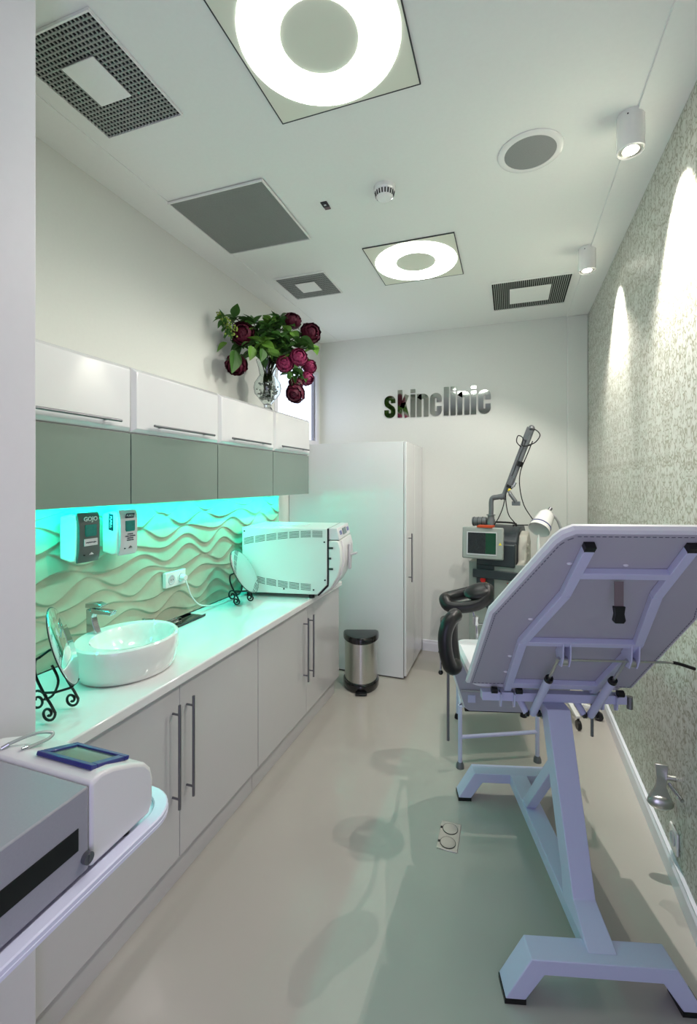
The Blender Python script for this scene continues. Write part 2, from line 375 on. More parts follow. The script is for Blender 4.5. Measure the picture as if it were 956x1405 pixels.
# ---------------------------------------------------------------- washbasin, tap and worktop things
BX, BY = -1.53, 1.52
t = thing('washbasin', 'oval white ceramic vessel basin standing on the worktop', 'washbasin', (BX, BY, 0.9))
prof = [(0.15, 0.0), (0.172, 0.004), (0.186, 0.03), (0.194, 0.075), (0.196, 0.12), (0.192, 0.136), (0.184, 0.142), (0.156, 0.140), (0.148, 0.130), (0.140, 0.10), (0.118, 0.06), (0.08, 0.038), (0.03, 0.034), (0.001, 0.034)]
V = MB(); n = 56; base = 0
for i, (r, z) in enumerate(prof):
    inner = i >= 7
    for k in range(n):
        a = 2 * PI * k / n; cx = 0.020 if inner else 0.0
        V.v.append((r * 0.99 * math.cos(a) + cx, r * 1.12 * math.sin(a) + (0.01 if inner else 0), z))
for i in range(len(prof) - 1):
    for k in range(n): V.f.append((i * n + k, i * n + (k + 1) % n, (i + 1) * n + (k + 1) % n, (i + 1) * n + k))
V.f.append(tuple(range(n - 1, -1, -1)))
V.build('bowl', 'ceramic', t)
MB().cyl((0.02, 0.01, 0.0345), (0.02, 0.01, 0.039), 0.022, n=20).build('drain', 'chrome', t)
t = thing('basin_tap', 'chrome single-lever mixer tap on the rim of the washbasin', 'tap', (-1.69, 1.49, 1.0415), math.radians(8))
MB().prism([(-0.022, -0.016, 0), (0.028, -0.016, 0), (0.012, -0.016, 0.04), (0.006, -0.016, 0.07), (0.018, -0.016, 0.092), (-0.024, -0.016, 0.104)], (0, 0.032, 0)).build('body', 'chrome', t, bevel=0.004)
MB().prism([(0.0, -0.017, 0.086), (0.098, -0.017, 0.080), (0.102, -0.017, 0.098), (0.0, -0.017, 0.108)], (0, 0.034, 0)).build('spout', 'chrome', t, bevel=0.003)
MB().prism([(-0.026, -0.018, 0.108), (0.045, -0.018, 0.112), (0.062, -0.018, 0.122), (0.03, -0.018, 0.132), (-0.026, -0.018, 0.128)], (0, 0.036, 0)).build('lever', 'chrome', t, bevel=0.003)
t = thing('soap_pump', 'small chrome pump standing behind the washbasin', 'soap dispenser', (-1.735, 1.83, 0.9005))
MB().lathe([(0.018, 0), (0.018, 0.05), (0.014, 0.06), (0.008, 0.064), (0.008, 0.10), (0.001, 0.101)]).build('body', 'chrome', t)
MB().bar((-0.012, 0, 0.098), (0.05, 0.008, 0.098), 0.012, 0.008).box(-0.03, 0.03, -0.004, 0.004, 0.068, 0.075).build('nozzle', 'chrome', t)
t = thing('accessory_tray', 'flat black glossy tray on the worktop between basin and wall socket', 'tray', (-1.74, 2.06, 0.9005), math.radians(0))
MB().box(-0.06, 0.05, -0.14, 0.20, 0, 0.005).build('base', 'blackgloss', t, bevel=0.002)
MB().box(-0.06, -0.056, -0.14, 0.20, 0.0052, 0.014).box(0.046, 0.05, -0.14, 0.20, 0.0052, 0.014).build('rim', 'blackgloss', t)
t = thing('instrument_box', 'clear narrow instrument box lying on the black tray', 'box', (-1.765, 2.02, 0.906))
MB().box(-0.018, 0.018, -0.09, 0.10, 0, 0.02).build('case', 'glass', t, bevel=0.002)
MB().cyl((0, -0.07, 0.008), (0.004, 0.08, 0.01), 0.004, n=8).build('instrument', 'chrome', t)

# table mirrors on scroll stands
def table_mirror(label, loc, az, sc, rz_stand, tilt, hc=0.235, zs=1.0, ds=1.0):
    t = thing('table_mirror', label, 'mirror', loc, 0, 'round mirrors on scrolled stands'); t.scale = (sc, sc, sc)
    m = Matrix.Translation((0.0, 0.0, hc)) @ Matrix.Rotation(az, 4, 'Z') @ Matrix.Rotation(-tilt, 4, 'Y') @ Matrix.Scale(ds, 4)
    q = Matrix.Rotation(PI / 2, 4, 'Y')
    MB().lathe([(0.127, -0.002), (0.127, 0.0), (0.120, 0.003), (0.001, 0.003)], n=56, mtx=m @ q).build('mirror_disc', 'mirror', t)
    MB().lathe([(0.001, -0.004), (0.124, -0.004), (0.1285, -0.002), (0.1285, 0.0), (0.1272, 0.0005)], n=56, mtx=m @ q).build('backing', 'iron', t)
    R = Matrix.Diagonal((1, 1, zs, 1)) @ Matrix.Rotation(rz_stand, 4, 'Z')
    def spiral(c, r0, r1, a0, turns, n=26):
        return [(c[0] + (r0 + (r1 - r0) * i / n) * math.cos(a0 + turns * 2 * PI * i / n), 0, c[2] + (r0 + (r1 - r0) * i / n) * math.sin(a0 + turns * 2 * PI * i / n)) for i in range(n + 1)]
    for y in (-0.05, 0.05):
        p = catmull([(-0.045, 0, 0.215), (-0.062, 0, 0.20), (-0.06, 0, 0.155), (-0.03, 0, 0.10), (-0.004, 0, 0.065), (0.012, 0, 0.04)], 5)
        p = [Vector(k) for k in p] + [Vector(k) for k in spiral((-0.012, 0, 0.034), 0.026, 0.006, 0.2, -1.35)]
        MB().tube([(R @ Vector((k[0], y + k[1], k[2]))) for k in p], 0.0042, 8).build('leg', 'iron', t)
    p = catmull([(-0.045, 0, 0.17), (-0.02, 0, 0.12), (-0.04, 0, 0.07), (-0.075, 0, 0.05)], 5)
    p = [Vector(k) for k in p] + [Vector(k) for k in spiral((-0.10, 0, 0.045), 0.038, 0.008, 0.5, 1.4)]
    MB().tube([(R @ k) for k in p], 0.0042, 8).build('rear_scroll', 'iron', t)
    MB().tube([R @ Vector(k) for k in ((-0.045, -0.05, 0.215), (-0.055, 0, 0.22), (-0.045, 0.05, 0.215))], 0.0042, 8).build('top_bar', 'iron', t)
    MB().tube([R @ Vector(k) for k in ((-0.031, -0.05, 0.10), (0.014, -0.05, 0.105), (0.03, 0, 0.10), (0.014, 0.05, 0.105), (-0.031, 0.05, 0.10))], 0.0042, 8).build('cradle', 'iron', t)
table_mirror('round mirror on a black scrolled iron stand left of the washbasin', (-1.42, 1.135, 0.8985), math.radians(43), 1.0, math.radians(10), math.radians(18), 0.24, 1.0, 1.06)
table_mirror('round mirror on a black scrolled iron stand in front of the autoclave', (-1.615, 2.56, 0.8985), math.radians(12), 1.16, math.radians(-15), math.radians(30), 0.185, 0.8, 1.03)

# autoclave
AX, AY = -1.452, 2.79
t = thing('autoclave', 'white benchtop steriliser with vented side at the far end of the worktop', 'autoclave', (AX, AY, 0.9), math.radians(10)); t.scale = (1.09, 1, 1)
# local x from the wall to the front (+X), local y into the room depth
z0, z1 = 0.03, 0.475
prof = [(-0.275, z0), (0.215, z0), (0.275, z0 + 0.07), (0.275, z1), (-0.275, z1)]
MB().prism([(x, 0, z) for x, z in prof], (0, 0.46, 0)).build('body', 'autoclave', t, bevel=0.004)
fz = [(0.283, 0.105), (0.22, z0 + 0.004), (0.28, z0 + 0.0), (0.33, 0.10), (0.355, 0.20), (0.36, 0.33), (0.35, 0.41), (0.283, 0.41)]
fz = [(0.226, 0.03), (0.245, 0.028), (0.30, 0.075), (0.345, 0.16), (0.362, 0.25), (0.36, 0.34), (0.345, 0.395), (0.283, 0.395), (0.283, 0.098)]
MB().prism([(x, 0.004, z) for x, z in fz], (0, 0.452, 0)).build('front_cover', 'autoclave', t, bevel=0.008)
dr = MB().prism([(x + 0.012, 0.06, z) for x, z in fz[1:7]] + [(0.34, 0.06, 0.37), (0.33, 0.06, 0.2), (0.27, 0.06, 0.06)], (0, 0.37, 0)).build('door', 'cream', t, bevel=0.006)
MB().box(0.375, 0.392, 0.20, 0.26, 0.17, 0.35).bar((0.392, 0.23, 0.27), (0.43, 0.23, 0.285), 0.035, 0.014).build('handle', 'disppale', dr, bevel=0.004)
cp = MB().prism([(0.283, 0.01, 0.40), (0.352, 0.01, 0.40), (0.335, 0.01, 0.478), (0.283, 0.01, 0.478)], (0, 0.44, 0)).build('control_panel', 'cream', t, bevel=0.004)
def panel_pt(y, k): return (0.352 - 0.017 * k + 0.0008, y, 0.40 + 0.078 * k)
MB().prism([panel_pt(0.17, 0.25), panel_pt(0.31, 0.25), panel_pt(0.31, 0.8), panel_pt(0.17, 0.8)], (0.0015, 0, 0)).build('display', 'screen', cp)
for y in (0.07, 0.11, 0.35, 0.39):
    MB().prism([panel_pt(y, 0.35), panel_pt(y + 0.018, 0.35), panel_pt(y + 0.018, 0.7), panel_pt(y, 0.7)], (0.0015, 0, 0)).build('key', 'bluepad', cp)
sl = MB()
for k in range(7):
    xa = -0.262 + k * 0.074; za = z1 - 0.125 + 0.068 * math.sin((k + 0.6) / 7.2 * PI / 2); zb = z1 - 0.125 + 0.068 * math.sin((k + 1.6) / 7.2 * PI / 2)
    for j in range(5):
        dz = j * 0.0095
        sl.add([(xa, -0.001, za + dz), (xa + 0.064, -0.001, zb + dz), (xa + 0.064, -0.001, zb + dz + 0.0038), (xa, -0.001, za + dz + 0.0038)], [(0, 1, 2, 3)])
        zc, zd = 0.155 - (za - 0.36), 0.155 - (zb - 0.36)
        if k < 6:
            sl.add([(xa, -0.001, zc + dz - 0.04), (xa + 0.064, -0.001, zd + dz - 0.04), (xa + 0.064, -0.001, zd + dz - 0.0362), (xa, -0.001, zc + dz - 0.0362)], [(0, 1, 2, 3)])
sl2, sl3 = MB(), MB()
for i in range(0, len(sl.v), 4):
    a, b, c, d = sl.v[i:i + 4]; (sl2 if a[2] > 0.25 else sl3).prism([(p[0], 0.0003, p[2]) for p in (a, b, c, d)], (0, -0.0012, 0))
sl2.build('upper_vent', 'slot', t, smooth=False); sl3.build('lower_vent', 'slot', t, smooth=False)
MB().prism([(0.2755, 0.002, 0.475), (0.2835, 0.002, 0.475), (0.2835, 0.002, 0.09), (0.222, 0.002, 0.022), (0.214, 0.002, 0.026), (0.2755, 0.002, 0.096)], (0, 0.45, 0)).build('seam', 'black', t)
for z in (0.20, 0.27, 0.34):
    MB().box(0.284, 0.312 if z != 0.27 else 0.30, -0.001, 0.0039, z, z + 0.012).build('latch', 'slot', t)
for x, z in ((-0.26, 0.45), (0.258, 0.385), (0.262, 0.13), (-0.26, 0.06), (0.0, 0.062), (0.19, 0.062)):
    MB().cyl((x, 0.0005, z), (x, -0.0025, z), 0.0055, n=10).build('screw', 'black', t)
for x, y in ((-0.24, 0.04), (0.17, 0.04), (-0.24, 0.42), (0.17, 0.42)):
    MB().cyl((x, y, 0.0), (x, y, 0.032), 0.018, n=14).build('foot', 'black', t)
MB().box(-0.12, 0.1, 0.15, 0.3, 0.4752, 0.479).build('tank_lid', 'cream', t, bevel=0.003)

# wall socket with plug and cable
t = thing('double_socket', 'white double wall socket on the carved splashback', 'socket', (-1.797, 2.13, 1.14))
MB().box(-0.02, 0.004, -0.082, 0.082, -0.042, 0.042).build('plate', 'ceramic', t, bevel=0.003)
for y in (-0.038, 0.038):
    MB().lathe([(0.027, 0), (0.027, 0.003), (0.021, 0.003), (0.019, 0.001), (0.001, 0.001)], mtx=Matrix.Translation((0.0045, y, 0)) @ Matrix.Rotation(PI / 2, 4, 'Y'), n=24).build('outlet', 'disppale' if y < 0 else 'ceramic', t)
    if y < 0:
        MB().cyl((0.0085, y - 0.008, 0), (0.0095, y - 0.008, 0), 0.0028, n=8).cyl((0.0085, y + 0.008, 0), (0.0095, y + 0.008, 0), 0.0028, n=8).build('pin_holes', 'black', t)
t = thing('power_cable', 'white plug and cable hanging from the double socket to the autoclave', 'cable', (-1.787, 2.168, 1.14))
MB().cyl((0.002, 0, 0), (0.03, 0, 0), 0.019, 0.016, n=16).build('plug', 'ceramic', t)
MB().tube(catmull([(0.026, 0, -0.01), (0.034, 0.012, -0.05), (0.03, 0.05, -0.12), (0.03, 0.13, -0.19), (0.03, 0.28, -0.228), (0.035, 0.42, -0.235), (0.04, 0.55, -0.235)], 6), 0.0042, 8).build('cord', 'ceramic', t)

# hand dispensers on the splashback
def dispenser(y, front, kind):
    if kind == 'soap':
        t = thing('soap_dispenser', 'touchless soap dispenser with dark grey front, left of the pair', 'dispenser', (-1.799, y, 1.35), 0, 'touchless dispensers on the splashback')
    else:
        t = thing('sanitizer_dispenser', 'touchless sanitizer dispenser with pale front, right of the pair', 'dispenser', (-1.799, y, 1.35), 0, 'touchless dispensers on the splashback')
    W, H = 0.112, 0.205
    pr = [(0, 0.012), (0.06, 0.0), (0.088, 0.004), (0.094, 0.03), (0.096, H - 0.03), (0.086, H - 0.005), (0.06, H), (0, H - 0.012)]
    MB().prism([(x, -W / 2, z) for x, z in pr], (0, W, 0)).build('housing', 'ceramic', t, bevel=0.008, seg=3)
    pr = [(0.085, 0.0), (0.106, 0.004), (0.112, 0.04), (0.113, H - 0.05), (0.107, H - 0.006), (0.092, H + 0.004), (0.085, H)]
    # front shell: waisted outline
    m = MB(); N = 14; X = []
    for i in range(N + 1):
        z = -0.002 + (H + 0.006) * i / N; u = i / N * 2 - 1
        hw = W / 2 * (0.90 + 0.08 * u * u) * (1 if abs(u) < 0.9 else 0.95); xf = 0.114 - 0.012 * u ** 4
        X.append((z, hw, xf))
    K = 8
    for z, hw, xf in X:
        for k in range(K + 1):
            a = -1 + 2 * k / K; m.v.append((xf - 0.006 * a * a, hw * a, z))
        m.v.append((0.09, hw, z)); m.v.append((0.09, -hw, z))
    nn = K + 3
    for i in range(N):
        for k in range(nn): m.f.append((i * nn + k, i * nn + (k + 1) % nn, (i + 1) * nn + (k + 1) % nn, (i + 1) * nn + k))
    m.f.append(tuple(range(nn))); m.f.append(tuple(N * nn + k for k in range(nn)))
    fp = m.build('front_cover', front, t, bevel=0.002)
    MB().prism([(0.112, -0.024, 0.108), (0.112, 0.024, 0.108), (0.112, 0.027, 0.116), (0.112, 0.027, 0.158), (0.112, -0.027, 0.158), (0.112, -0.027, 0.116)], (0.004, 0, 0)).build('sight_window', 'window_teal', fp)
    Tm = lambda yy, zz, x=0.1145: Matrix.Translation((x, yy, zz)) @ Matrix(((0, 0, 1, 0), (1, 0, 0, 0), (0, 1, 0, 0), (0, 0, 0, 1)))
    if kind == 'soap':
        text('GOJO', 0.026, 'inkwhite', 'lettering', fp, Tm(0, 0.181, 0.113), 0.0008)
        MB().prism([(0.112, -0.033, 0.068), (0.112, 0.033, 0.068), (0.112, 0.033, 0.098), (0.112, -0.033, 0.098)], (0.0035, 0, 0)).build('label', 'disppale', fp, bevel=0.001)
        text('antybakteryjne', 0.0085, 'inkdark', 'lettering', fp, Tm(0, 0.083, 0.1157), 0.0002)
    else:
        MB().prism([(0.111, -0.028, 0.170), (0.111, 0.022, 0.170), (0.111, 0.028, 0.192), (0.111, -0.022, 0.192)], (0.003, 0, 0)).build('badge', 'inkdark', fp, bevel=0.001)
        text('PURELL', 0.0135, 'inkwhite', 'lettering', fp, Tm(0, 0.181, 0.1142), 0.0)
        for i, s in enumerate(('HYGIENIC', 'HAND SANITIZER', 'DISPENSER', 'ADVANCED')):
            text(s, 0.0075, 'inkdark', 'lettering', fp, Tm(0, 0.095 - 0.0095 * i, 0.1145), 0.0002)
        sd = MB().prism([(0.043, -W / 2 - 0.0004, 0.118), (0.070, -W / 2 - 0.0004, 0.112), (0.070, -W / 2 - 0.0004, 0.188), (0.043, -W / 2 - 0.0004, 0.194)], (0, -0.0008, 0)).build('side_badge', 'inkdark', t)
        text('PURELL', 0.0165, 'inkwhite', 'lettering', sd, Matrix.Translation((0.0565, -W / 2 - 0.0013, 0.153)) @ Matrix.Rotation(PI / 2, 4, 'X') @ Matrix.Rotation(-PI / 2, 4, 'Z'), 0.0, 0.0002)
    MB().prism([(0.111, -0.008, 0.030), (0.111, 0.014, 0.030), (0.111, 0.003, 0.040)], (0.0035, 0, 0)).build('hand_mark', 'disppale' if kind == 'soap' else 'dispgrey', fp)
    MB().cyl((0.11, -0.03, 0.030), (0.1145, -0.03, 0.030), 0.003, n=8).build('sensor_dot', 'black', fp)
dispenser(1.474, 'dispgrey', 'soap')
dispenser(1.688, 'disppale', 'gel')

# ---------------------------------------------------------------- flowers
def P(px, py, d):       # photograph direction at a real distance d in front of the lens
    s, c = math.sin(YAW), math.cos(YAW); r = (px - 478) / F * d
    return Vector((r * c - d * s, r * s + d * c, CAMZ - (py - HY) / F * d))
VB = Vector((-1.72, 3.04, 2.2))
t = thing('glass_vase', 'clear footed glass vase on top of the end wall cabinet', 'vase', VB)
pv = [(0.05, 0), (0.055, 0.006), (0.045, 0.02), (0.028, 0.05), (0.030, 0.07), (0.055, 0.10), (0.095, 0.15), (0.104, 0.19), (0.098, 0.23), (0.075, 0.265), (0.060, 0.29), (0.068, 0.34), (0.086, 0.40)]
inn = [(r - 0.005, z) for r, z in pv[:3:-1]] + [(0.001, 0.085)]
MB().lathe([(0.001, 0)] + pv + inn, n=40, cap=False).build('glass_body', 'glass', t)
bd = MB()
for i in range(90):
    z = rnd.uniform(0.10, 0.235); rr = np.interp(z, [0.10, 0.15, 0.19, 0.23], [0.045, 0.085, 0.092, 0.085]) * math.sqrt(rnd.random()) - 0.0; a = rnd.uniform(0, 2 * PI)
    rr = min(rr, 0.085) * 0.92; bd.ball((rr * math.cos(a), rr * math.sin(a), z), rnd.uniform(0.007, 0.012), 6, (1, 1, 0.7))
o = bd.build('glass_pebbles', 'bead'); o.location = VB; o['kind'] = 'stuff'; o['label'] = 'pale glass pebbles filling the bulb of the glass vase'; o['category'] = 'pebbles'

def bloom_mesh(R, seed, name, mname):
    r = random.Random(seed); m = MB()
    shells = [(0.45, 5, 18), (0.66, 7, 38), (0.86, 8, 60), (1.0, 9, 84), (1.08, 9, 110), (1.0, 7, 138)]
    for sr, cnt, th in shells:
        for k in range(cnt):
            az = 2 * PI * (k + r.random() * 0.6) / cnt; t0 = math.radians(th + r.uniform(-8, 8)); W = 0.62 * R * (0.7 + 0.3 * sr); Hh = 0.9 * R * (0.5 + 0.5 * sr)
            N = 4; base = len(m.v)
            for i in range(N + 1):
                for j in range(N + 1):
                    u = (j / N - 0.5) * 2; v = i / N
                    tt = t0 + (0.5 - v) * Hh / (R * sr + 0.2 * R) * 1.0
                    rad = R * sr * (1 + 0.05 * math.sin(6 * u + seed + k) * v + 0.05 * v * v - 0.06 * (u * u))
                    wv = W * math.sin(min(1, v * 1.2 + 0.25) * PI * 0.55) / max(0.3 * R, R * sr * math.sin(max(0.35, min(PI - 0.35, tt))))
                    a = az + u * min(0.95, wv * 0.75)
                    m.v.append((rad * math.sin(tt) * math.cos(a), rad * math.sin(tt) * math.sin(a), rad * math.cos(tt)))
            for i in range(N):
                for j in range(N):
                    q = base + i * (N + 1) + j; m.f.append((q, q + 1, q + N + 2, q + N + 1))
    m.ball((0, 0, 0), R * 0.62, 10)
    return m
def leaf_into(m, base, direc, L, W, droop, r):
    d = Vector(direc).normalized(); up = Vector((0, 0, 1)); sd = d.cross(up)
    sd = sd.normalized() if sd.length > 0.1 else Vector((1, 0, 0)); nn = sd.cross(d).normalized()
    ro = r.uniform(-0.9, 0.9); s2 = (sd * math.cos(ro) + nn * math.sin(ro)); n2 = s2.cross(d).normalized()
    N = 6; b = len(m.v); base = Vector(base)
    for i in range(N + 1):
        t = i / N; c = base + d * L * t + n2 * (droop * -L * t * t)
        w_ = W * math.sin(PI * min(1, t ** 0.75)) * (1 if 0 < i < N else 0.06)
        m.v += [tuple(c - s2 * w_ + n2 * w_ * 0.35), tuple(c), tuple(c + s2 * w_ + n2 * w_ * 0.35)]
    for i in range(N):
        for j in range(2):
            q = b + i * 3 + j; m.f.append((q, q + 1, q + 4, q + 3))
def stem_path(top, r):
    bot = Vector((r.uniform(-0.03, 0.03), r.uniform(-0.03, 0.03), 0.12)); neck = Vector((r.uniform(-0.028, 0.028), r.uniform(-0.028, 0.028), 0.30))
    top = top - VB; k = Vector((top.x * 0.45, top.y * 0.45, max(0.45, 0.3 + (top.z - 0.3) * 0.75)))
    return catmull([bot, neck, k, top], 6)
flow = [  # px, py, dist, radius px, facing, colour, label
    (333, 458, 3.22, 15, (0.55, -0.8, 0.0), 'petal', 'large dark burgundy peony at the left of the bouquet'),
    (401, 440, 3.45, 11.5, (0.5, -0.6, 0.6), 'petal', 'burgundy peony highest in the bouquet'),
    (426, 457, 3.40, 13.5, (0.7, -0.7, 0.1), 'petal', 'open burgundy peony at the far right of the bouquet'),
    (324, 501, 3.22, 14, (0.2, -0.6, -0.6), 'petal', 'dark peony hanging lowest on the left under a broad leaf'),
    (391, 499, 3.22, 11.5, (0.3, -0.9, 0.1), 'petal2', 'pinkish peony just right of the vase neck'),
    (410, 490, 3.20, 11.5, (0.6, -0.8, 0.2), 'petal2', 'brighter pink peony right of the vase, second of the close pair'),
    (425, 503, 3.42, 9.5, (0.9, -0.4, 0.0), 'petal2', 'peony half hidden behind the pink pair'),
    (421, 519, 3.42, 9.5, (0.8, -0.3, -0.3), 'petal2', 'small peony above the two lowest right-hand flowers'),
    (406, 526, 3.36, 9.5, (0.2, -0.5, -0.6), 'petal', 'shaded peony directly above the lowest flower'),
    (405, 540, 3.22, 12.5, (0.1, -0.8, -0.4), 'petal', 'lowest burgundy peony hanging in front of the window')]
for i, (px, py, d, rp, fc, mn, lb) in enumerate(flow):
    top = P(px, py, d); r = random.Random(30 + i); R = rp * d / F
    t = thing('peony', lb, 'flower', VB, 0, 'peonies in the glass vase')
    pts = stem_path(top, r); MB().tube(pts, 0.0035, 6).build('stem', 'stem', t)
    b = bloom_mesh(R, i + 3, 'bloom', mn).build('bloom', mn, t); b.location = top - VB
    b.rotation_euler = Vector(fc).to_track_quat('Z', 'Y').to_euler()
    m = MB()
    for k in range(9):
        q = pts[rnd.randint(9, len(pts) - 2)]; dr = Vector((r.uniform(-1, 1), r.uniform(-1, 0.6), r.uniform(-0.4, 0.7)))
        leaf_into(m, q, dr, r.uniform(0.06, 0.11), r.uniform(0.018, 0.032), r.uniform(0.1, 0.5), r)
    m.build('foliage', 'leaf' if i % 2 else 'leaf2', t)
sprays = [((345, 440), 3.3, 'leaf', 12), ((322, 436), 3.25, 'leaf', 8), ((366, 450), 3.3, 'leaf', 14), ((383, 438), 3.4, 'leaf', 12), ((360, 470), 3.2, 'leaf2', 12), ((385, 462), 3.3, 'leaf', 16), ((412, 470), 3.3, 'leaf', 12), ((345, 470), 3.2, 'leaf', 10), ((400, 455), 3.35, 'leaf2', 10), ((415, 515), 3.3, 'leaf', 8), ((318, 470), 3.25, 'leaf', 10), ((430, 478), 3.35, 'leaf2', 10), ((398, 512), 3.3, 'leaf', 8), ((372, 440), 3.35, 'leaf2', 12)]
SL_ = ['rising above the large left peony', 'at the upper left, beside the lime flower spike', 'in the top middle of the bouquet', 'just left of the highest peony', 'hanging in front of the vase neck', 'filling the centre of the bouquet',
       'between the open right peony and the pink pair', 'left of centre below the large peony', 'with bright leaves under the highest peony', 'beside the small peony above the lowest flower', 'low on the left above the hanging dark peony', 'at the right edge under the open peony', 'beside the pink pair, hanging before the window', 'with bright leaves at the top centre']
for i, ((px, py), d, mn, n) in enumerate(sprays):
    top = P(px, py, d); r = random.Random(90 + i)
    t = thing('leafy_stem', 'green leafy stem ' + SL_[i], 'foliage', VB, 0, 'leafy stems in the glass vase')
    pts = stem_path(top, r); MB().tube(pts, 0.003, 6).build('stem', 'stem', t)
    m = MB()
    for k in range(int(n * 1.9)):
        q = pts[r.randint(max(0, len(pts) - 8), len(pts) - 1)]; dr = Vector((r.uniform(-1, 1), r.uniform(-1, 0.8), r.uniform(-0.5, 0.9)))
        leaf_into(m, q, dr, r.uniform(0.07, 0.12), r.uniform(0.02, 0.036), r.uniform(0.1, 0.5), r)
    m.build('foliage', mn, t)
broad = [((322, 480), 3.14, (0.1, -0.2, -1), 0.17, 0.055, 'leaf'), ((345, 474), 3.14, (0.1, -0.2, -1), 0.11, 0.04, 'leaf2'), ((360, 478), 3.16, (0.1, -0.2, -1), 0.10, 0.036, 'leaf'), ((300, 430), 3.3, (0.3, 0.0, 0.15), 0.0, 0, ''), ((410, 465), 3.3, (1.0, 0.2, -0.6), 0.15, 0.05, 'leaf'), ((312, 470), 3.2, (-0.6, -0.3, -0.5), 0.10, 0.035, 'leaf2')]
t = thing('leafy_stem', 'broad drooping leaves on the left stem, over the lowest left peony', 'foliage', VB, 0, 'leafy stems in the glass vase')
MB().tube(stem_path(P(335, 468, 3.2), random.Random(5)), 0.004, 6).build('stem', 'stem', t)
for (px, py), d, dr, L, W, mn in broad:
    if L: 
        m = MB(); leaf_into(m, P(px, py, d) - VB, dr, L, W, 0.15, random.Random(2)); m.build('leaf', mn, t)
t = thing('flower_spike', 'lime green flower spike at the upper left end of the bouquet', 'flower', VB)
pts = stem_path(P(298, 428, 3.12), random.Random(8)); MB().tube(pts, 0.003, 6).build('stem', 'stem', t)
m = MB(); A = P(300, 430, 3.12) - VB; B = P(318, 455, 3.12) - VB; r = random.Random(4)
for k in range(110):
    q = A.lerp(B, r.random() ** 0.8); w_ = 0.012 + 0.03 * (q - A).length / (B - A).length
    m.ball(q + Vector((r.uniform(-w_, w_), r.uniform(-w_, w_), r.uniform(-w_, w_))), r.uniform(0.004, 0.009), 6)
m.build('florets', 'bud', t)
m = MB()
for k in range(16): leaf_into(m, A.lerp(B, r.random()), (r.uniform(-0.5, 0.4), r.uniform(-0.8, 0.2), r.uniform(-0.7, 0.4)), 0.08, 0.018, 0.3, r)
m.build('foliage', 'leaf', t)

# ---------------------------------------------------------------- skinclinic sign
def stroke(pts, w):
    P2 = [Vector((p[0], p[1])) for p in pts]; L = []; R = []
    for i, p in enumerate(P2):
        a = (P2[i] - P2[i - 1]).normalized() if i else None; b = (P2[i + 1] - P2[i]).normalized() if i < len(P2) - 1 else None
        if a is None: nrm = Vector((-b.y, b.x)); k = 1
        elif b is None: nrm = Vector((-a.y, a.x)); k = 1
        else:
            nrm = (Vector((-a.y, a.x)) + Vector((-b.y, b.x))).normalized(); k = 1 / max(0.5, nrm.dot(Vector((-a.y, a.x))))
        L.append(p + nrm * w / 2 * k); R.append(p - nrm * w / 2 * k)
    return L, R
def letter_mesh(strokes):
    m = MB(); D = 0.012
    for pts, w in strokes:
        L, R = stroke(pts, w); n = len(L); b = len(m.v)
        for q in range(n):
            for pt in (L[q], R[q]):
                m.v.append((pt.x, 0, pt.y)); m.v.append((pt.x, D, pt.y))
        for q in range(n - 1):
            a = b + 4 * q; c = a + 4
            m.f += [(a, a + 2, c + 2, c), (a + 1, c + 1, c + 3, a + 3), (a, c, c + 1, a + 1), (a + 2, a + 3, c + 3, c + 2)]
        a = b; c = b + 4 * (n - 1); m.f += [(a, a + 1, a + 3, a + 2), (c, c + 2, c + 3, c + 1)]
    return m
def arc(cx, cy, rx, ry, a0, a1, n=8): return [(cx + rx * math.cos(math.radians(a0 + (a1 - a0) * i / n)), cy + ry * math.sin(math.radians(a0 + (a1 - a0) * i / n))) for i in range(n + 1)]
def letter(ch, W):
    H = 0.229; AS = 0.281; s = 0.048; h = s / 2
    if ch == 'i': return [([(W / 2, 0), (W / 2, H)], W * 0.95), ([(W / 2, H + 0.016), (W / 2, AS)], W * 0.95)]
    if ch == 'l': return [([(W / 2, 0), (W / 2, AS)], W * 0.95)]
    r = W / 2 - h
    if ch == 'n': return [([(h, 0), (h, H)], s), ([(h, H - 0.05)] + arc(W / 2, H - h - r * 0.7, r, r * 0.7, 130, 0) + [(W - h, 0)], s)]
    if ch == 'c': return [([(W - h, 0.135)] and [(W - h, H * 0.60)] + arc(W / 2, H - h - r * 0.8, r, r * 0.8, 0, 180) + arc(W / 2, h + r * 0.8, r, r * 0.8, 180, 360) + [(W - h, H * 0.42)], s)]
    if ch == 's': return [([(W - h, H * 0.66)] + arc(W / 2, H - h - r * 0.8, r, r * 0.8, 0, 180) + [(h, H * 0.68), (h * 1.3, H * 0.60), (W - h * 1.3, H * 0.42), (W - h, H * 0.34)] + arc(W / 2, h + r * 0.8, r, r * 0.8, 0, -180) + [(h, H * 0.36)], s)]
    if ch == 'k': return [([(h, 0), (h, AS)], s), ([(s * 0.9, 0.10), (W - h * 0.9, H)], s * 0.92), ([(s * 1.25, 0.15), (W - h * 0.8, 0)], s * 0.98)]
t = thing('skinclinic_sign', 'mirrored lettering reading skinclinic on the back wall', 'sign', (0, YB - 0.0125, 2.345))
for ch, xa, xb in (('s', -1.227, -1.11), ('k', -1.087, -0.970), ('i', -0.956, -0.903), ('n', -0.889, -0.771), ('c', -0.756, -0.641), ('l', -0.622, -0.570), ('i', -0.556, -0.504), ('n', -0.489, -0.374), ('i', -0.361, -0.309), ('c', -0.292, -0.178)):
    o = letter_mesh(letter(ch, xb - xa)).build('letter', 'signmirror', t, smooth=False); o.location = (xa, 0, 0)

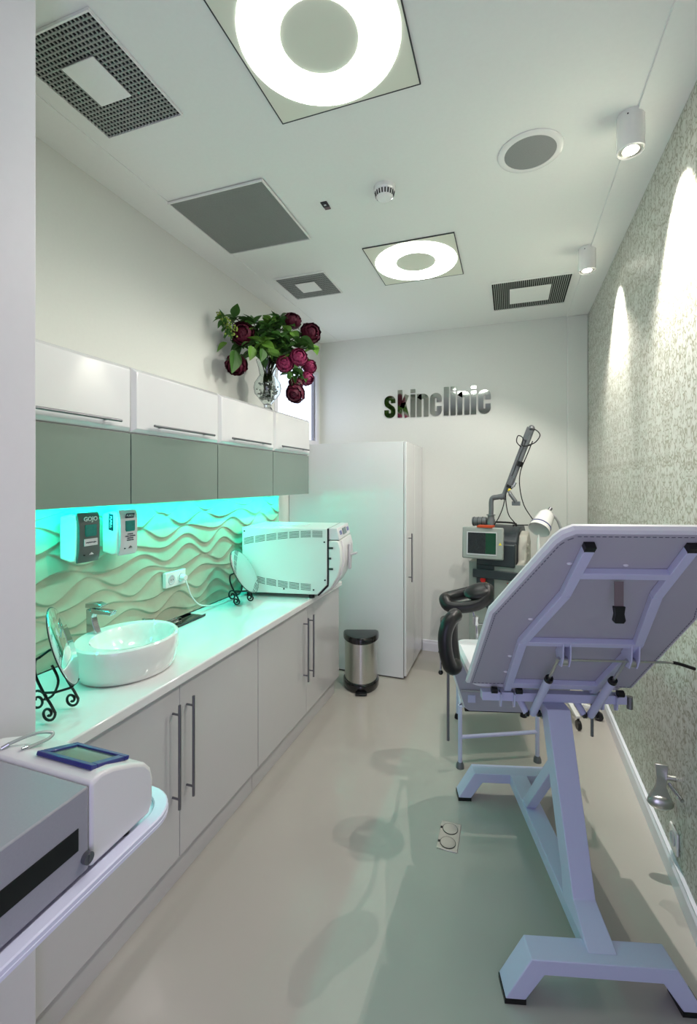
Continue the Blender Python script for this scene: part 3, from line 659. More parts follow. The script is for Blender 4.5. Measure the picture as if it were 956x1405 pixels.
# ---------------------------------------------------------------- ceiling things
def ring_light(x, y, label):
    t = thing('ceiling_light', label, 'ceiling light', (x, y, ZC), 0, 'square ceiling lights with glowing rings')
    MB().box(-0.2875, 0.2875, -0.2875, 0.2875, -0.006, -0.0005).build('panel', 'panel', t, smooth=False)
    f = MB(); 
    for a in ((-0.292, -0.2877, -0.292, 0.292), (0.2877, 0.292, -0.292, 0.292)): f.box(a[0], a[1], a[2], a[3], -0.007, -0.0005)
    for a in ((-0.2877, 0.2877, -0.292, -0.2877), (-0.2877, 0.2877, 0.2877, 0.292)): f.box(a[0], a[1], a[2], a[3], -0.007, -0.0005)
    f.build('frame', 'carcass', t, smooth=False)
    MB().lathe([(0.135, -0.0062), (0.1355, -0.0078), (0.2745, -0.0078), (0.275, -0.0062)], n=64, cap=False).build('ring_diffuser', 'ring', t)
ring_light(-0.611, 1.432, 'square ceiling light with a glowing ring, nearest the camera and cut by the frame')
ring_light(-0.611, 3.11, 'square ceiling light with a glowing ring, smaller-looking one in the middle of the ceiling')
def grille(x0, x1, y0, y1, label, mode, plate):
    t = thing('ceiling_grille', label, 'ceiling grille', ((x0 + x1) / 2, (y0 + y1) / 2, ZC - (0.004 if x0 < -1.7 else 0)), 0, 'ventilation grilles in the ceiling')
    a, b = (x1 - x0) / 2, (y1 - y0) / 2
    MB().box(-a, a, -b, b, -0.003, -0.0006).build('backing', 'void', t, smooth=False)
    f = MB()
    for q in ((-a - 0.006, -a, -b - 0.006, b + 0.006), (a, a + 0.006, -b - 0.006, b + 0.006), (-a, a, -b - 0.006, -b), (-a, a, b, b + 0.006)): f.box(q[0], q[1], q[2], q[3], -0.012, -0.0006)
    f.build('frame', 'ceil', t, smooth=False)
    s = MB(); nx, ny, wd = mode
    for i in range(1, nx): xx = -a + 2 * a * i / nx; s.box(xx - wd / 2, xx + wd / 2, -b, b, -0.0075, -0.0035)
    for i in range(1, ny): yy = -b + 2 * b * i / ny; s.box(-a, a, yy - wd / 2, yy + wd / 2, -0.0077, -0.0036)
    s.build('lattice', 'slat', t, smooth=False)
    if plate:
        MB().box(plate[0], plate[1], plate[2], plate[3], -0.016, -0.0115).build('centre_plate', 'ceil', t, bevel=0.001)
grille(-1.65, -1.268, 1.10, 1.535, 'egg-crate ceiling grille with a white centre plate, nearest the doorway', (22, 25, 0.0055), (-0.075, 0.075, -0.10, 0.075))
grille(-1.733, -1.167, 2.005, 2.58, 'large fine-mesh ceiling grille without a centre plate', (64, 64, 0.0036), None)
grille(-1.652, -1.265, 3.03, 3.41, 'small ceiling grille with a white centre plate, above the flowers', (30, 12, 0.005), (-0.085, 0.075, -0.08, 0.08))
grille(-0.135, 0.423, 3.645, 4.22, 'ceiling grille of parallel slats with a white plate, near the back wall', (38, 1, 0.006), (-0.15, 0.15, -0.155, 0.155))
def spot(x, y, label):
    t = thing('spot_lamp', label, 'spotlight', (x, y, ZC), 0, 'white cylinder spots along the papered wall')
    MB().lathe([(0.052, 0), (0.052, -0.145), (0.048, -0.148), (0.045, -0.140), (0.045, -0.06), (0.001, -0.06)], n=32).build('can', 'ceramic', t)
    MB().lathe([(0.0445, -0.141), (0.040, -0.146), (0.032, -0.143), (0.030, -0.12)], n=32, cap=False).build('reflector_ring', 'steel', t)
    MB().ball((0, 0, -0.135), 0.022, 12, (1, 1, 0.5)).build('bulb', 'bulb', t)
    MB().cyl((-0.02, -0.0475, -0.02), (-0.02, -0.0495, -0.02), 0.003, n=8).build('screw', 'black', t)
spot(0.468, 2.17, 'white cylinder ceiling spot nearer the camera')
spot(0.468, 3.31, 'white cylinder ceiling spot farther away, beside the slatted grille')
t = thing('ceiling_speaker', 'round ceiling loudspeaker with grey mesh and white rim', 'speaker', (0.085, 2.25, ZC))
MB().lathe([(0.140, 0), (0.140, -0.005), (0.132, -0.009), (0.112, -0.009), (0.110, -0.004)], n=48, cap=False).build('rim', 'ceramic', t)
MB().lathe([(0.111, -0.002), (0.111, -0.007), (0.06, -0.010), (0.001, -0.011)], n=48).build('mesh_cover', 'mesh_grey', t)
t = thing('smoke_detector', 'white domed smoke detector on the ceiling', 'smoke detector', (-0.608, 2.275, ZC))
MB().lathe([(0.056, 0), (0.056, -0.02), (0.050, -0.028), (0.044, -0.052), (0.034, -0.060), (0.001, -0.062)], n=36).build('body', 'ceramic', t)
s = MB()
for k in range(20):
    a = 2 * PI * k / 20; c, q = math.cos(a), math.sin(a); rt = Vector((-q, c, 0)) * 0.0035; p0 = Vector((0.0505 * c, 0.0505 * q, -0.029)); p1 = Vector((0.0448 * c, 0.0448 * q, -0.051)); n_ = Vector((c, q, -0.2)) * 0.0012
    s.add([p0 - rt + n_, p0 + rt + n_, p1 + rt + n_, p1 - rt + n_, p0 - rt - n_, p0 + rt - n_, p1 + rt - n_, p1 - rt - n_], [(0, 1, 2, 3), (7, 6, 5, 4), (0, 4, 5, 1), (1, 5, 6, 2), (2, 6, 7, 3), (3, 7, 4, 0)])
s.build('slots', 'black', t)
t = thing('ceiling_sensor', 'tiny black and brown sensor slot in the ceiling', 'sensor', (-0.95, 2.315, ZC))
MB().box(-0.018, 0.018, -0.035, 0.012, -0.004, -0.0005).build('housing', 'black', t)
MB().box(-0.016, 0.016, 0.0125, 0.036, -0.004, -0.0005).build('clip', 'strap', t)
MB().box(-0.006, 0.006, -0.014, -0.004, -0.0055, -0.0042).build('lens', 'inkwhite', t)

# ---------------------------------------------------------------- waste bin
t = thing('waste_bin', 'half-round steel pedal bin with black lid beside the tall cupboard', 'bin', (-1.162, 3.60, 0), math.radians(18))
def dshape(w_, dp, z, n=20):
    return [(w_ * math.cos(PI + PI * i / n), 0.07 + dp * math.sin(PI + PI * i / n), z) for i in range(n + 1)]
def dloft(rings):
    m = MB(); n = len(rings[0])
    for r_ in rings: m.v += r_
    for i in range(len(rings) - 1):
        for k in range(n): m.f.append((i * n + k, i * n + (k + 1) % n, (i + 1) * n + (k + 1) % n, (i + 1) * n + k))
    m.f += [tuple(range(n - 1, -1, -1)), tuple((len(rings) - 1) * n + k for k in range(n))]
    return m
dloft([dshape(0.146, 0.21, 0.0), dshape(0.150, 0.215, 0.01), dshape(0.150, 0.215, 0.055), dshape(0.142, 0.205, 0.07)]).build('base', 'blackgloss', t, bevel=0.003)
dloft([dshape(0.136, 0.198, 0.071), dshape(0.136, 0.198, 0.385)]).build('body', 'steel', t)
dloft([dshape(0.142, 0.205, 0.386), dshape(0.150, 0.215, 0.395), dshape(0.150, 0.215, 0.425), dshape(0.142, 0.205, 0.44), dshape(0.12, 0.17, 0.447)]).build('lid', 'blackgloss', t, bevel=0.002)
MB().box(-0.045, 0.045, -0.185, -0.135, 0.008, 0.02).build('pedal', 'black', t, bevel=0.004)

# ---------------------------------------------------------------- floor outlet
t = thing('floor_outlet', 'steel floor outlet plate with two round covers', 'floor outlet', (-0.275, 2.215, 0), math.radians(0))
MB().box(-0.047, 0.047, -0.09, 0.09, 0.0, 0.004).build('plate', 'steel', t, bevel=0.001)
for y in (-0.045, 0.045):
    MB().lathe([(0.034, 0.0035), (0.034, 0.0062), (0.030, 0.0066), (0.001, 0.0066)], c=(0, y, 0), n=32).build('cover', 'steel', t)
    MB().lathe([(0.0335, 0.0042), (0.0365, 0.0042), (0.0365, 0.0055), (0.0335, 0.0055)], c=(0, y, 0), n=32, cap=False).box(-0.046, -0.037, y - 0.006, y + 0.006, 0.004, 0.0052).build('cover_seam', 'black', t)

# ---------------------------------------------------------------- treatment bed
t = thing('treatment_bed', 'large white treatment bed with raised backrest and steel base, right foreground', 'treatment bed', (0.270, 1.687, 0), YAW - math.radians(4))
bed = t
SL = math.radians(45.8); ca, sa = math.cos(SL), math.sin(SL); HV, HZ = 0.44, 0.822
def bk(u, w_, k=0.0): return Vector((u, HV - w_ * ca + k * sa, HZ + w_ * sa + k * ca))   # k > 0 towards the lying side
def outline(i=0.0):
    pts = [(-0.343 + i, 0.0 + i), (-0.343 + i, 0.585)]; a = (-0.222 + i * 0.6, 0.985 - i)
    r = [(-0.337 + i, 0.60)]
    pts += r + [(-0.228 + i * 0.8, 0.975 - i * 0.5), (-0.212 + i * 0.8, 1.005 - i * 0.8), (-0.185 + i * 0.6, 1.025 - i)]
    return pts + [(-u, w_) for u, w_ in pts[::-1]]
def layered(layers, name, m, par, **kw):
    mb = MB(); n = len(outline())
    for ins, k in layers: mb.v += [tuple(bk(u, w_, k)) for u, w_ in outline(ins)]
    L = len(layers)
    for i in range(L - 1):
        for q in range(n): mb.f.append((i * n + q, i * n + (q + 1) % n, (i + 1) * n + (q + 1) % n, (i + 1) * n + q))
    mb.f += [tuple(range(n - 1, -1, -1)), tuple((L - 1) * n + q for q in range(n))]
    return mb.build(name, m, par, **kw)
br = layered([(0.012, 0.0), (0.002, 0.005), (-0.002, 0.016), (0.004, 0.028), (0.018, 0.034)], 'backrest', 'bedvinyl', bed)
layered([(0.014, -0.0015), (0.012, 0.001)], 'lining', 'bedunder', br)
st = MB(); ol = outline(0.022)
for a, b in zip(ol, ol[1:] + ol[:1]):
    a = Vector(a); b = Vector(b); L = (b - a).length; n = max(1, int(L / 0.016)); d = (b - a) / n; pp = Vector((-d.y, d.x)).normalized() * 0.001
    for k in range(n):
        p = a + d * k; q = p + d * 0.6
        st.prism([bk(p.x - pp.x, p.y - pp.y, -0.0017), bk(q.x - pp.x, q.y - pp.y, -0.0017), bk(q.x + pp.x, q.y + pp.y, -0.0017), bk(p.x + pp.x, p.y + pp.y, -0.0017)], bk(0, 0, -0.0012) - bk(0, 0, 0))
st.build('stitching', 'stitch', br, smooth=False)
upn = tuple(bk(0, 0, 1) - bk(0, 0, 0))
bf = MB()
for sg in (-1, 1):
    pl_ = [(0.175 * sg, 0.0), (0.200 * sg, 0.42), (0.136 * sg, 0.735), (0.136 * sg, 0.965)]
    for a, b in zip(pl_, pl_[1:]): bf.bar(bk(a[0], a[1], -0.0130), bk(b[0], b[1], -0.0130), 0.030, 0.022, upn)
bf.bar(bk(-0.195, 0.42, -0.0128), bk(0.195, 0.42, -0.0128), 0.028, 0.022, upn)
bf.bar(bk(-0.136, 0.845, -0.0128), bk(0.136, 0.845, -0.0128), 0.028, 0.022, upn)
bf.bar(bk(-0.175, 0.055, -0.0128), bk(0.175, 0.055, -0.0128), 0.042, 0.022, upn)
bf.build('backrest_frame', 'bedframe', bed, bevel=0.002)
for sg in (-1, 1):
    MB().bar(bk(0.136 * sg, 0.962, -0.0135), bk(0.136 * sg, 0.982, -0.0135), 0.029, 0.021, upn).build('tube_cap', 'black', bed)
for u, w_ in ((-0.16, 0.88), (0.0, 0.875), (0.16, 0.88), (-0.20, 0.56), (0.17, 0.60), (-0.215, 0.28), (-0.205, 0.14), (0.0, 0.375), (0.21, 0.28), (0.2, 0.12)):
    MB().ball(bk(u, w_, -0.002), 0.008, 10, (1, 0.6, 0.6)).build('button', 'bedvinyl', br)
q0 = bk(-0.014, 0.832, -0.03)
sp = MB().box(q0.x - 0.013, q0.x + 0.013, q0.y - 0.001, q0.y + 0.001, q0.z - 0.075, q0.z).build('strap', 'strap', br)
MB().prism([(q0.x + a, q0.y - 0.006, q0.z - 0.072 - b) for a, b in ((-0.017, 0.0), (0.017, 0.0), (0.014, 0.022), (0.018, 0.042), (0.012, 0.050), (-0.012, 0.050), (-0.018, 0.042), (-0.014, 0.022))], (0, 0.012, 0)).build('buckle', 'black', sp, bevel=0.002)
# seat
def roundrect(u0, u1, v0, v1, z, r=0.04, n=5):
    out = []
    for cx, cy, a0 in ((u1 - r, v1 - r, 0), (u0 + r, v1 - r, 90), (u0 + r, v0 + r, 180), (u1 - r, v0 + r, 270)):
        out += [(cx + r * math.cos(math.radians(a0 + 90 * k / n)), cy + r * math.sin(math.radians(a0 + 90 * k / n)), z) for k in range(n + 1)]
    return out
def loft(rings, m=None):
    m = m or MB(); n = len(rings[0]); b0 = len(m.v)
    for r_ in rings: m.v += [tuple(p) for p in r_]
    for i in range(len(rings) - 1):
        for k in range(n): m.f.append((b0 + i * n + k, b0 + i * n + (k + 1) % n, b0 + (i + 1) * n + (k + 1) % n, b0 + (i + 1) * n + k))
    m.f += [tuple(b0 + k for k in range(n - 1, -1, -1)), tuple(b0 + (len(rings) - 1) * n + k for k in range(n))]
    return m
loft([roundrect(-0.312, 0.312, 0.455, 0.885, 0.808), roundrect(-0.322, 0.322, 0.447, 0.892, 0.825), roundrect(-0.322, 0.322, 0.447, 0.892, 0.85), roundrect(-0.308, 0.308, 0.46, 0.875, 0.867)]).build('seat', 'bedvinyl', bed)
MB().bar((-0.28, 0.44, 0.782), (0.31, 0.44, 0.782), 0.04, 0.036).bar((-0.25, 0.86, 0.782), (0.25, 0.86, 0.782), 0.035, 0.036).bar((-0.2, 0.44, 0.781), (-0.2, 0.88, 0.781), 0.035, 0.034).bar((0.2, 0.44, 0.781), (0.2, 0.88, 0.781), 0.035, 0.034).build('seat_frame', 'bedframe', bed, bevel=0.002)
hg = MB()
for u in (-0.205, -0.150, 0.21, 0.265):
    hg.prism([(u - 0.003, 0.40, 0.80), (u - 0.003, 0.445, 0.80), (u - 0.003, 0.43, 0.735), (u - 0.003, 0.41, 0.745)], (0.006, 0, 0))
hg.build('hinge_plate', 'bedframe', bed)
for u in (-0.232, -0.13, 0.28):
    MB().cyl((u - 0.012, 0.415, 0.812), (u + 0.012, 0.415, 0.812), 0.014, n=14).build('hinge_cap', 'black', bed)
# gas springs and the release bar
for u in (-0.07, 0.165):
    top = bk(u, 0.372, -0.050); low = Vector((u - 0.0, 0.425, 0.715)); mid = low.lerp(top, 0.65)
    g = MB().cyl(low, mid, 0.0155, n=16).build('gas_spring', 'bedframe', bed)
    MB().cyl(mid, top, 0.0055, n=10).build('piston_rod', 'steel', g)
    MB().cyl(mid - (top - low).normalized() * 0.004, mid + (top - low).normalized() * 0.012, 0.0165, 0.0145, n=16).build('seal', 'black', g)
    for du in (-0.03, 0.018): MB().cyl(low + Vector((du, 0, 0)), low + Vector((du + 0.012, 0, 0)), 0.014, n=12).build('pivot_cap', 'black', g)
    for du in (0.008, 0.034):
        MB().prism([bk(u + du, 0.43, -0.003), bk(u + du, 0.34, -0.003), bk(u + du, 0.325, -0.05), bk(u + du, 0.35, -0.072), bk(u + du, 0.385, -0.06), bk(u + du, 0.43, -0.02)], (0.005, 0, 0)).build('bracket', 'bedframe', bed, bevel=0.001)
    MB().cyl(bk(u + 0.014, 0.355, -0.052), bk(u + 0.032, 0.355, -0.052), 0.016, n=14).build('roller', 'steel', bed)
    MB().tube([low + Vector((-0.026, 0.0, 0)), (u - 0.055, 0.47, 0.775)], 0.014, 12).build('support_arm', 'bedframe', bed)
MB().tube([bk(-0.07, 0.365, -0.052), bk(0.325, 0.365, -0.052)], 0.0045, 8).build('release_bar', 'steel', bed)
MB().tube(catmull([bk(0.325, 0.365, -0.052), bk(0.35, 0.36, -0.054), bk(0.40, 0.35, -0.066)], 4), 0.006, 8).build('release_lever', 'black', bed)
MB().cyl((0.325, 0.43, 0.795), (0.325, 0.43, 0.745), 0.012, n=10).build('side_stub', 'gunmetal', bed)
# column and base
def colprof(hw): 
    return [(-0.0, 0.02)]
cm = MB(); c0 = [(0.06, 0.148), (0.135, 0.215), (0.375, 0.765)]
front = [(-0.01, 0.15), (0.125, 0.205), (0.36, 0.764)]; back_ = [(0.445, 0.764), (0.235, 0.215), (0.20, 0.15)]
poly = front + back_
ws = {0: 0.094, 1: 0.078, 2: 0.092, 3: 0.092, 4: 0.078, 5: 0.094}
vs = [(0.012 - ws[i] / 2, y, z) for i, (y, z) in enumerate(poly)] + [(0.012 + ws[i] / 2, y, z) for i, (y, z) in enumerate(poly)]
cm.add(vs, [(0, 1, 4, 5), (1, 2, 3, 4), (11, 10, 7, 6), (10, 9, 8, 7)] + [(i + 0, (i + 1) % 6, (i + 1) % 6 + 6, i + 6) for i in range(6)])
cm.build('column', 'bedframe', bed, bevel=0.003)
bb = MB().bar((0.012, 0.0, 0.121), (0.012, 0.98, 0.121), 0.085, 0.056)
bb.bar((-0.0, 0.70, 0.14), (-0.0, 0.33, 0.58), 0.045, 0.045)
bb.build('base_beam', 'bedframe', bed, bevel=0.003)
def tbar(v, hw, name):
    o_ = [(-hw, 0.15), (-hw - 0.082, 0.018), (-hw - 0.018, 0.018), (-hw + 0.042, 0.102), (hw - 0.042, 0.102), (hw + 0.018, 0.018), (hw + 0.082, 0.018), (hw, 0.15)]
    x = MB(); A = [(a, v - 0.042, z) for a, z in o_]; n = 8; x.v = A + [(a, v + 0.042, z) for a, z in o_]
    for q in ((0, 1, 2, 3), (0, 3, 4, 7), (4, 5, 6, 7)): x.f.append(q); x.f.append(tuple(k + 8 for k in q[::-1]))
    for i in range(8): x.f.append((i, (i + 1) % 8, (i + 1) % 8 + 8, i + 8))
    b_ = x.build(name, 'bedframe', bed, bevel=0.003)
    for sg in (-1, 1):
        MB().box(sg * (hw + 0.05) - 0.034, sg * (hw + 0.05) + 0.034, v - 0.04, v + 0.04, 0, 0.0175).build('rubber_foot', 'black', b_)
tbar(0.0, 0.225, 'foot_bar'); tbar(0.945, 0.215, 'foot_bar')
# lowered leg section
ls = [(-0.335, 0.0), (-0.335, 0.10), (-0.325, 0.17), (-0.262, 0.37), (-0.235, 0.39)]
ls = ls + [(-a, b) for a, b in ls[::-1]]
def lg(u, w_, k=0.0): return Vector((u, 0.905 + w_ * 0.18 + k * 0.98, 0.825 - w_ * 0.98 + k * 0.18))
lo = loft([[lg(u * 0.97, w_ * 0.98 + 0.004, 0) for u, w_ in ls], [lg(u, w_, 0.012) for u, w_ in ls], [lg(u, w_, 0.04) for u, w_ in ls], [lg(u * 0.96, w_ * 0.97 + 0.006, 0.055) for u, w_ in ls]]).build('leg_section', 'bedvinyl', bed)
loft([[lg(u * 0.965, w_ * 0.975 + 0.006, -0.0015) for u, w_ in ls], [lg(u * 0.965, w_ * 0.975 + 0.006, 0.0005) for u, w_ in ls]]).build('lining', 'bedunder', lo)
MB().tube([lg(-0.28, 0.26, -0.012), lg(0.28, 0.26, -0.012)], 0.005, 8).build('tie_rod', 'steel', lo)
MB().box(-0.02, 0.02, -0.004, 0.004, -0.02, 0.02, Matrix.Translation(lg(-0.22, 0.31, -0.006))).build('hook_plate', 'bedframe', lo)
MB().bar(lg(-0.25, 0.395, 0.02), lg(0.25, 0.395, 0.02), 0.02, 0.012).build('edge_rail', 'black', lo)
# side rods and leg holders
for u, za, zb, v in ((-0.357, 0.80, 0.335, 0.875), (0.372, 0.80, 0.385, 0.875)):
    r_ = MB().cyl((u, v, zb), (u, v, za), 0.0075, n=12).build('holder_rod', 'gunmetal', bed)
    MB().bar((u * 0.94, v, 0.775), (u, v, 0.775), 0.03, 0.03).cyl((u, v, 0.75), (u, v, 0.80), 0.014, n=12).build('clamp', 'chrome', r_)
def loop_pad(mtx, name, rod_pts, cush=False):
    R_ = MB().tube(rod_pts, 0.008, 10).ball(rod_pts[-1], 0.014).build(name, 'chrome', bed)
    pth = catmull([(0.0, -0.115, 0.0), (0.04, -0.10, -0.015), (0.058, -0.02, -0.03), (0.058, 0.05, -0.03), (0.038, 0.10, -0.015), (0.0, 0.115, 0), (-0.038, 0.10, -0.015), (-0.058, 0.05, -0.03), (-0.058, -0.02, -0.03), (-0.04, -0.10, -0.015)], 5, True)
    MB().tube([mtx @ k for k in pth], 0.031, 14, closed=True).build('pad', 'vinylblack', R_)
    sh = []
    for i in range(9):
        a = (i / 8 - 0.5) * 2; sh.append((0.056 * a, 0.06 + 0.0, -0.032 - 0.022 * (1 - a * a)))
    m_ = MB()
    for yy in (0.10, 0.02):
        for p in sh: m_.v.append(tuple(mtx @ Vector((p[0], yy, p[2])))) 
    for yy in (0.10, 0.02):
        for p in sh: m_.v.append(tuple(mtx @ Vector((p[0], yy, p[2] - 0.012))))
    for i in range(8):
        m_.f += [(i, i + 1, i + 10, i + 9), (i + 18, i + 27, i + 28, i + 19), (i, i + 18, i + 19, i + 1), (i + 9, i + 10, i + 28, i + 27)]
    m_.f += [(0, 9, 27, 18), (8, 26, 35, 17)]
    m_.build('shell', 'vinylblack', R_)
    cu = MB().ball((0, 0, 0), 1, 20, (0.062, 0.08, 0.028)); cu.v = [tuple(mtx @ (Vector(p) + Vector((0, 0.07, 0.004)))) for p in cu.v]
    if cush: cu.build('cushion', 'vinylblack', R_)
    return R_
# upright pad beside the seat: long axis vertical, opening towards the bed axis
mA = Matrix.Translation((-0.375, 0.535, 0.972)) @ Matrix.Rotation(math.radians(-22), 4, 'Z') @ Matrix(((0, 0, 1, 0), (1, 0, 0, 0), (0, 1, 0, 0), (0, 0, 0, 1)))
ra = loop_pad(mA, 'leg_holder', catmull([(-0.357, 0.868, 0.782), (-0.372, 0.78, 0.79), (-0.385, 0.66, 0.81), (-0.40, 0.60, 0.87), (-0.41, 0.54, 0.90)], 4))
MB().cyl((-0.405, 0.535, 0.90), (-0.442, 0.53, 0.905), 0.009, n=10).cyl((-0.440, 0.53, 0.92), (-0.440, 0.53, 0.835), 0.004, n=8).build('clamp_screw', 'chrome', ra)
MB().ball((-0.440, 0.53, 0.925), 0.011).build('knob', 'black', ra); MB().ball((-0.440, 0.53, 0.832), 0.011).build('knob', 'black', ra)
mB = Matrix.Translation((-0.255, 0.93, 1.085)) @ Matrix.Rotation(math.radians(-4), 4, 'Z') @ Matrix.Rotation(math.radians(-17), 4, 'Y') @ Matrix.Rotation(math.radians(22), 4, 'X') @ Matrix.Rotation(math.radians(-90), 4, 'Z')
rb = loop_pad(mB, 'leg_holder', [(-0.20, 0.90, 0.79), (-0.20, 0.92, 0.93), (-0.215, 0.93, 0.99), (-0.225, 0.935, 1.03)], True)
MB().cyl((-0.205, 0.922, 0.93), (-0.205, 0.922, 0.975), 0.017, n=14).cyl((-0.20, 0.92, 0.935), (-0.15, 0.905, 0.94), 0.004, n=8).build('clamp_screw', 'chrome', rb)
MB().ball((-0.145, 0.905, 0.94), 0.012).build('knob', 'black', rb)

# ---------------------------------------------------------------- footstool frame behind the bed
A, B_, D_, E_ = Vector((-0.28, 2.772, 0)), Vector((0.154, 2.986, 0)), Vector((-0.354, 3.349, 0)), Vector((0.089, 3.527, 0))
t = thing('footstool', 'white tubular footstool standing under the foot end of the bed', 'footstool', (A + B_ + D_ + E_) / 4)
off = (A + B_ + D_ + E_) / 4
for q in (A, B_, D_, E_):
    l = MB().cyl(q - off + Vector((0, 0, 0.012)), q - off + Vector((0, 0, 0.37)), 0.0125, n=14).build('leg', 'bedframe', t)
    MB().lathe([(0.024, 0), (0.022, 0.02), (0.015, 0.035)], c=q - off, n=16).build('rubber_foot', 'black' if q is not A and q is not B_ else 'armgrey', l)
h = Vector((0, 0, 0.18))
MB().cyl(A - off + h, B_ - off + h, 0.0115, n=12).build('crossbar', 'bedframe', t); MB().cyl(D_ - off + h, E_ - off + h, 0.0115, n=12).build('crossbar', 'bedframe', t)
h = Vector((0, 0, 0.365)); MB().tube([A - off + h, B_ - off + h, E_ - off + h, D_ - off + h], 0.0125, 12, closed=True).build('top_frame', 'bedframe', t)
MB().prism([q - off + Vector((0, 0, 0.375)) for q in (A, B_, E_, D_)], (0, 0, 0.025)).build('seat_pad', 'bedvinyl', t, bevel=0.006)

# ---------------------------------------------------------------- laser unit
t = thing('laser_unit', 'grey cosmetic laser unit with touch screen and jointed arm by the back wall', 'laser machine', (-0.107, 3.907, 0), math.radians(-10.5))
lz = t
def sideprof(zt, inset=0.0):
    return [(0.0 + inset, 0.10), (0.0 + inset, 1.03), (0.05, 1.07), (0.05, 1.20), (0.10, 1.265), (0.20, 1.31), (0.42, 1.31), (0.48, 1.26), (0.5 - inset, 1.0), (0.5 - inset, 0.10)]
MB().prism([(-0.15, y, z) for y, z in sideprof(0)], (0.30, 0, 0)).build('core', 'laserdark', lz, bevel=0.012)
for x0, x1 in ((-0.22, -0.152), (0.152, 0.22)):
    pr = [(-0.004, 0.10), (-0.004, 1.03), (0.06, 1.045), (0.075, 1.16), (0.12, 1.25), (0.22, 1.285), (0.30, 1.20), (0.30, 0.98), (0.505, 0.94), (0.505, 0.10)]
    MB().prism([(x0, y, z) for y, z in pr], (x1 - x0, 0, 0)).build('side_shell', 'laserpale', lz, bevel=0.015, seg=3)
MB().box(-0.22, 0.22, -0.012, -0.0045, 0.10, 1.03).build('front_panel', 'laser', lz, bevel=0.004)
MB().prism([(-0.155, -0.013, 1.02), (-0.015, -0.013, 1.02), (-0.015, -0.013, 0.45), (-0.05, -0.013, 0.62), (-0.075, -0.013, 0.665), (-0.155, -0.013, 0.70)], (0, -0.008, 0)).build('control_strip', 'laserdark', lz)
MB().prism([(0.06, -0.02, 1.05), (0.145, -0.02, 1.07), (0.16, 0.06, 1.2), (-0.15, 0.06, 1.2), (-0.15, -0.02, 1.05)], (0, 0.0, 0.0)).build('hood', 'laserdark', lz) if False else None
MB().box(-0.155, 0.15, -0.03, 0.055, 1.005, 1.19).build('hood', 'laserdark', lz, bevel=0.012)
MB().box(-0.18, 0.175, -0.05, -0.035, 0.905, 0.975).box(-0.18, -0.15, -0.036, -0.012, 0.915, 0.965).box(0.14, 0.175, -0.036, -0.012, 0.915, 0.965).build('push_handle', 'laserdark', lz, bevel=0.006)
mt = Matrix.Translation((-0.085, -0.075, 1.195)) @ Matrix.Rotation(math.radians(6), 4, 'Z') @ Matrix.Rotation(math.radians(-6), 4, 'X')
mo = MB().box(-0.165, 0.155, -0.03, 0.028, -0.128, 0.128, mt).build('monitor', 'laser', lz, bevel=0.012, seg=3)
MB().box(-0.128, 0.105, -0.034, -0.0285, -0.098, 0.088, mt).build('screen_bezel', 'disppale', mo, bevel=0.002)
MB().box(-0.118, 0.02, -0.036, -0.0342, -0.085, 0.082, mt).build('screen', 'screen', mo)
MB().box(0.0202, 0.1, -0.036, -0.0342, -0.085, 0.082, mt).build('screen_side', 'screengreen', mo)
MB().prism([mt @ Vector(p) for p in ((0.118, -0.0315, -0.012), (0.144, -0.0315, -0.012), (0.131, -0.0315, 0.012))], (0, 0.002, 0)).build('warning_label', 'yellow', mo)
MB().box(-0.09, 0.03, -0.10, 0.0, 1.322, 1.336).build('top_plate', 'orange', lz)
MB().cyl((-0.10, -0.022, 0.888), (-0.10, -0.036, 0.888), 0.021, n=20).build('stop_button', 'red', lz)
MB().cyl((-0.077, -0.022, 0.855), (-0.077, -0.030, 0.855), 0.015, n=18).build('key_ring', 'yellow', lz)
MB().cyl((-0.11, -0.022, 0.815), (-0.11, -0.04, 0.815), 0.014, n=12).cyl((-0.08, -0.022, 0.815), (-0.08, -0.03, 0.82), 0.009, n=12).build('key_switch', 'black', lz)
mk = MB()
for i in range(7): mk.box(0.085 + 0.004 * (i % 3), 0.094 + 0.004 * (i % 3), -0.0135, -0.0122, 0.795 + i * 0.013, 0.802 + i * 0.013)
mk.build('red_marking', 'red', lz, smooth=False)
MB().box(0.115, 0.124, -0.0135, -0.0122, 0.855, 0.867).box(0.115, 0.124, -0.0135, -0.0122, 0.835, 0.845).box(0.08, 0.1, -0.0135, -0.0122, 0.79, 0.794).build('blue_marking', 'inkdark', lz, smooth=False)
for y, z in ((0.12, 1.17), (0.12, 1.10)):
    MB().ball((0.222, y, z), 0.02, 12, (0.4, 1, 1)).build('side_knob', 'laserpale', lz)
MB().box(-0.20, 0.20, 0.02, 0.48, 0.045, 0.098).build('chassis', 'laserdark', lz, bevel=0.01)
for x, y in ((-0.17, 0.05), (0.17, 0.05), (-0.17, 0.45), (0.17, 0.45)):
    MB().cyl((x - 0.015, y, 0.03), (x + 0.015, y, 0.03), 0.03, n=18).build('castor', 'black', lz)
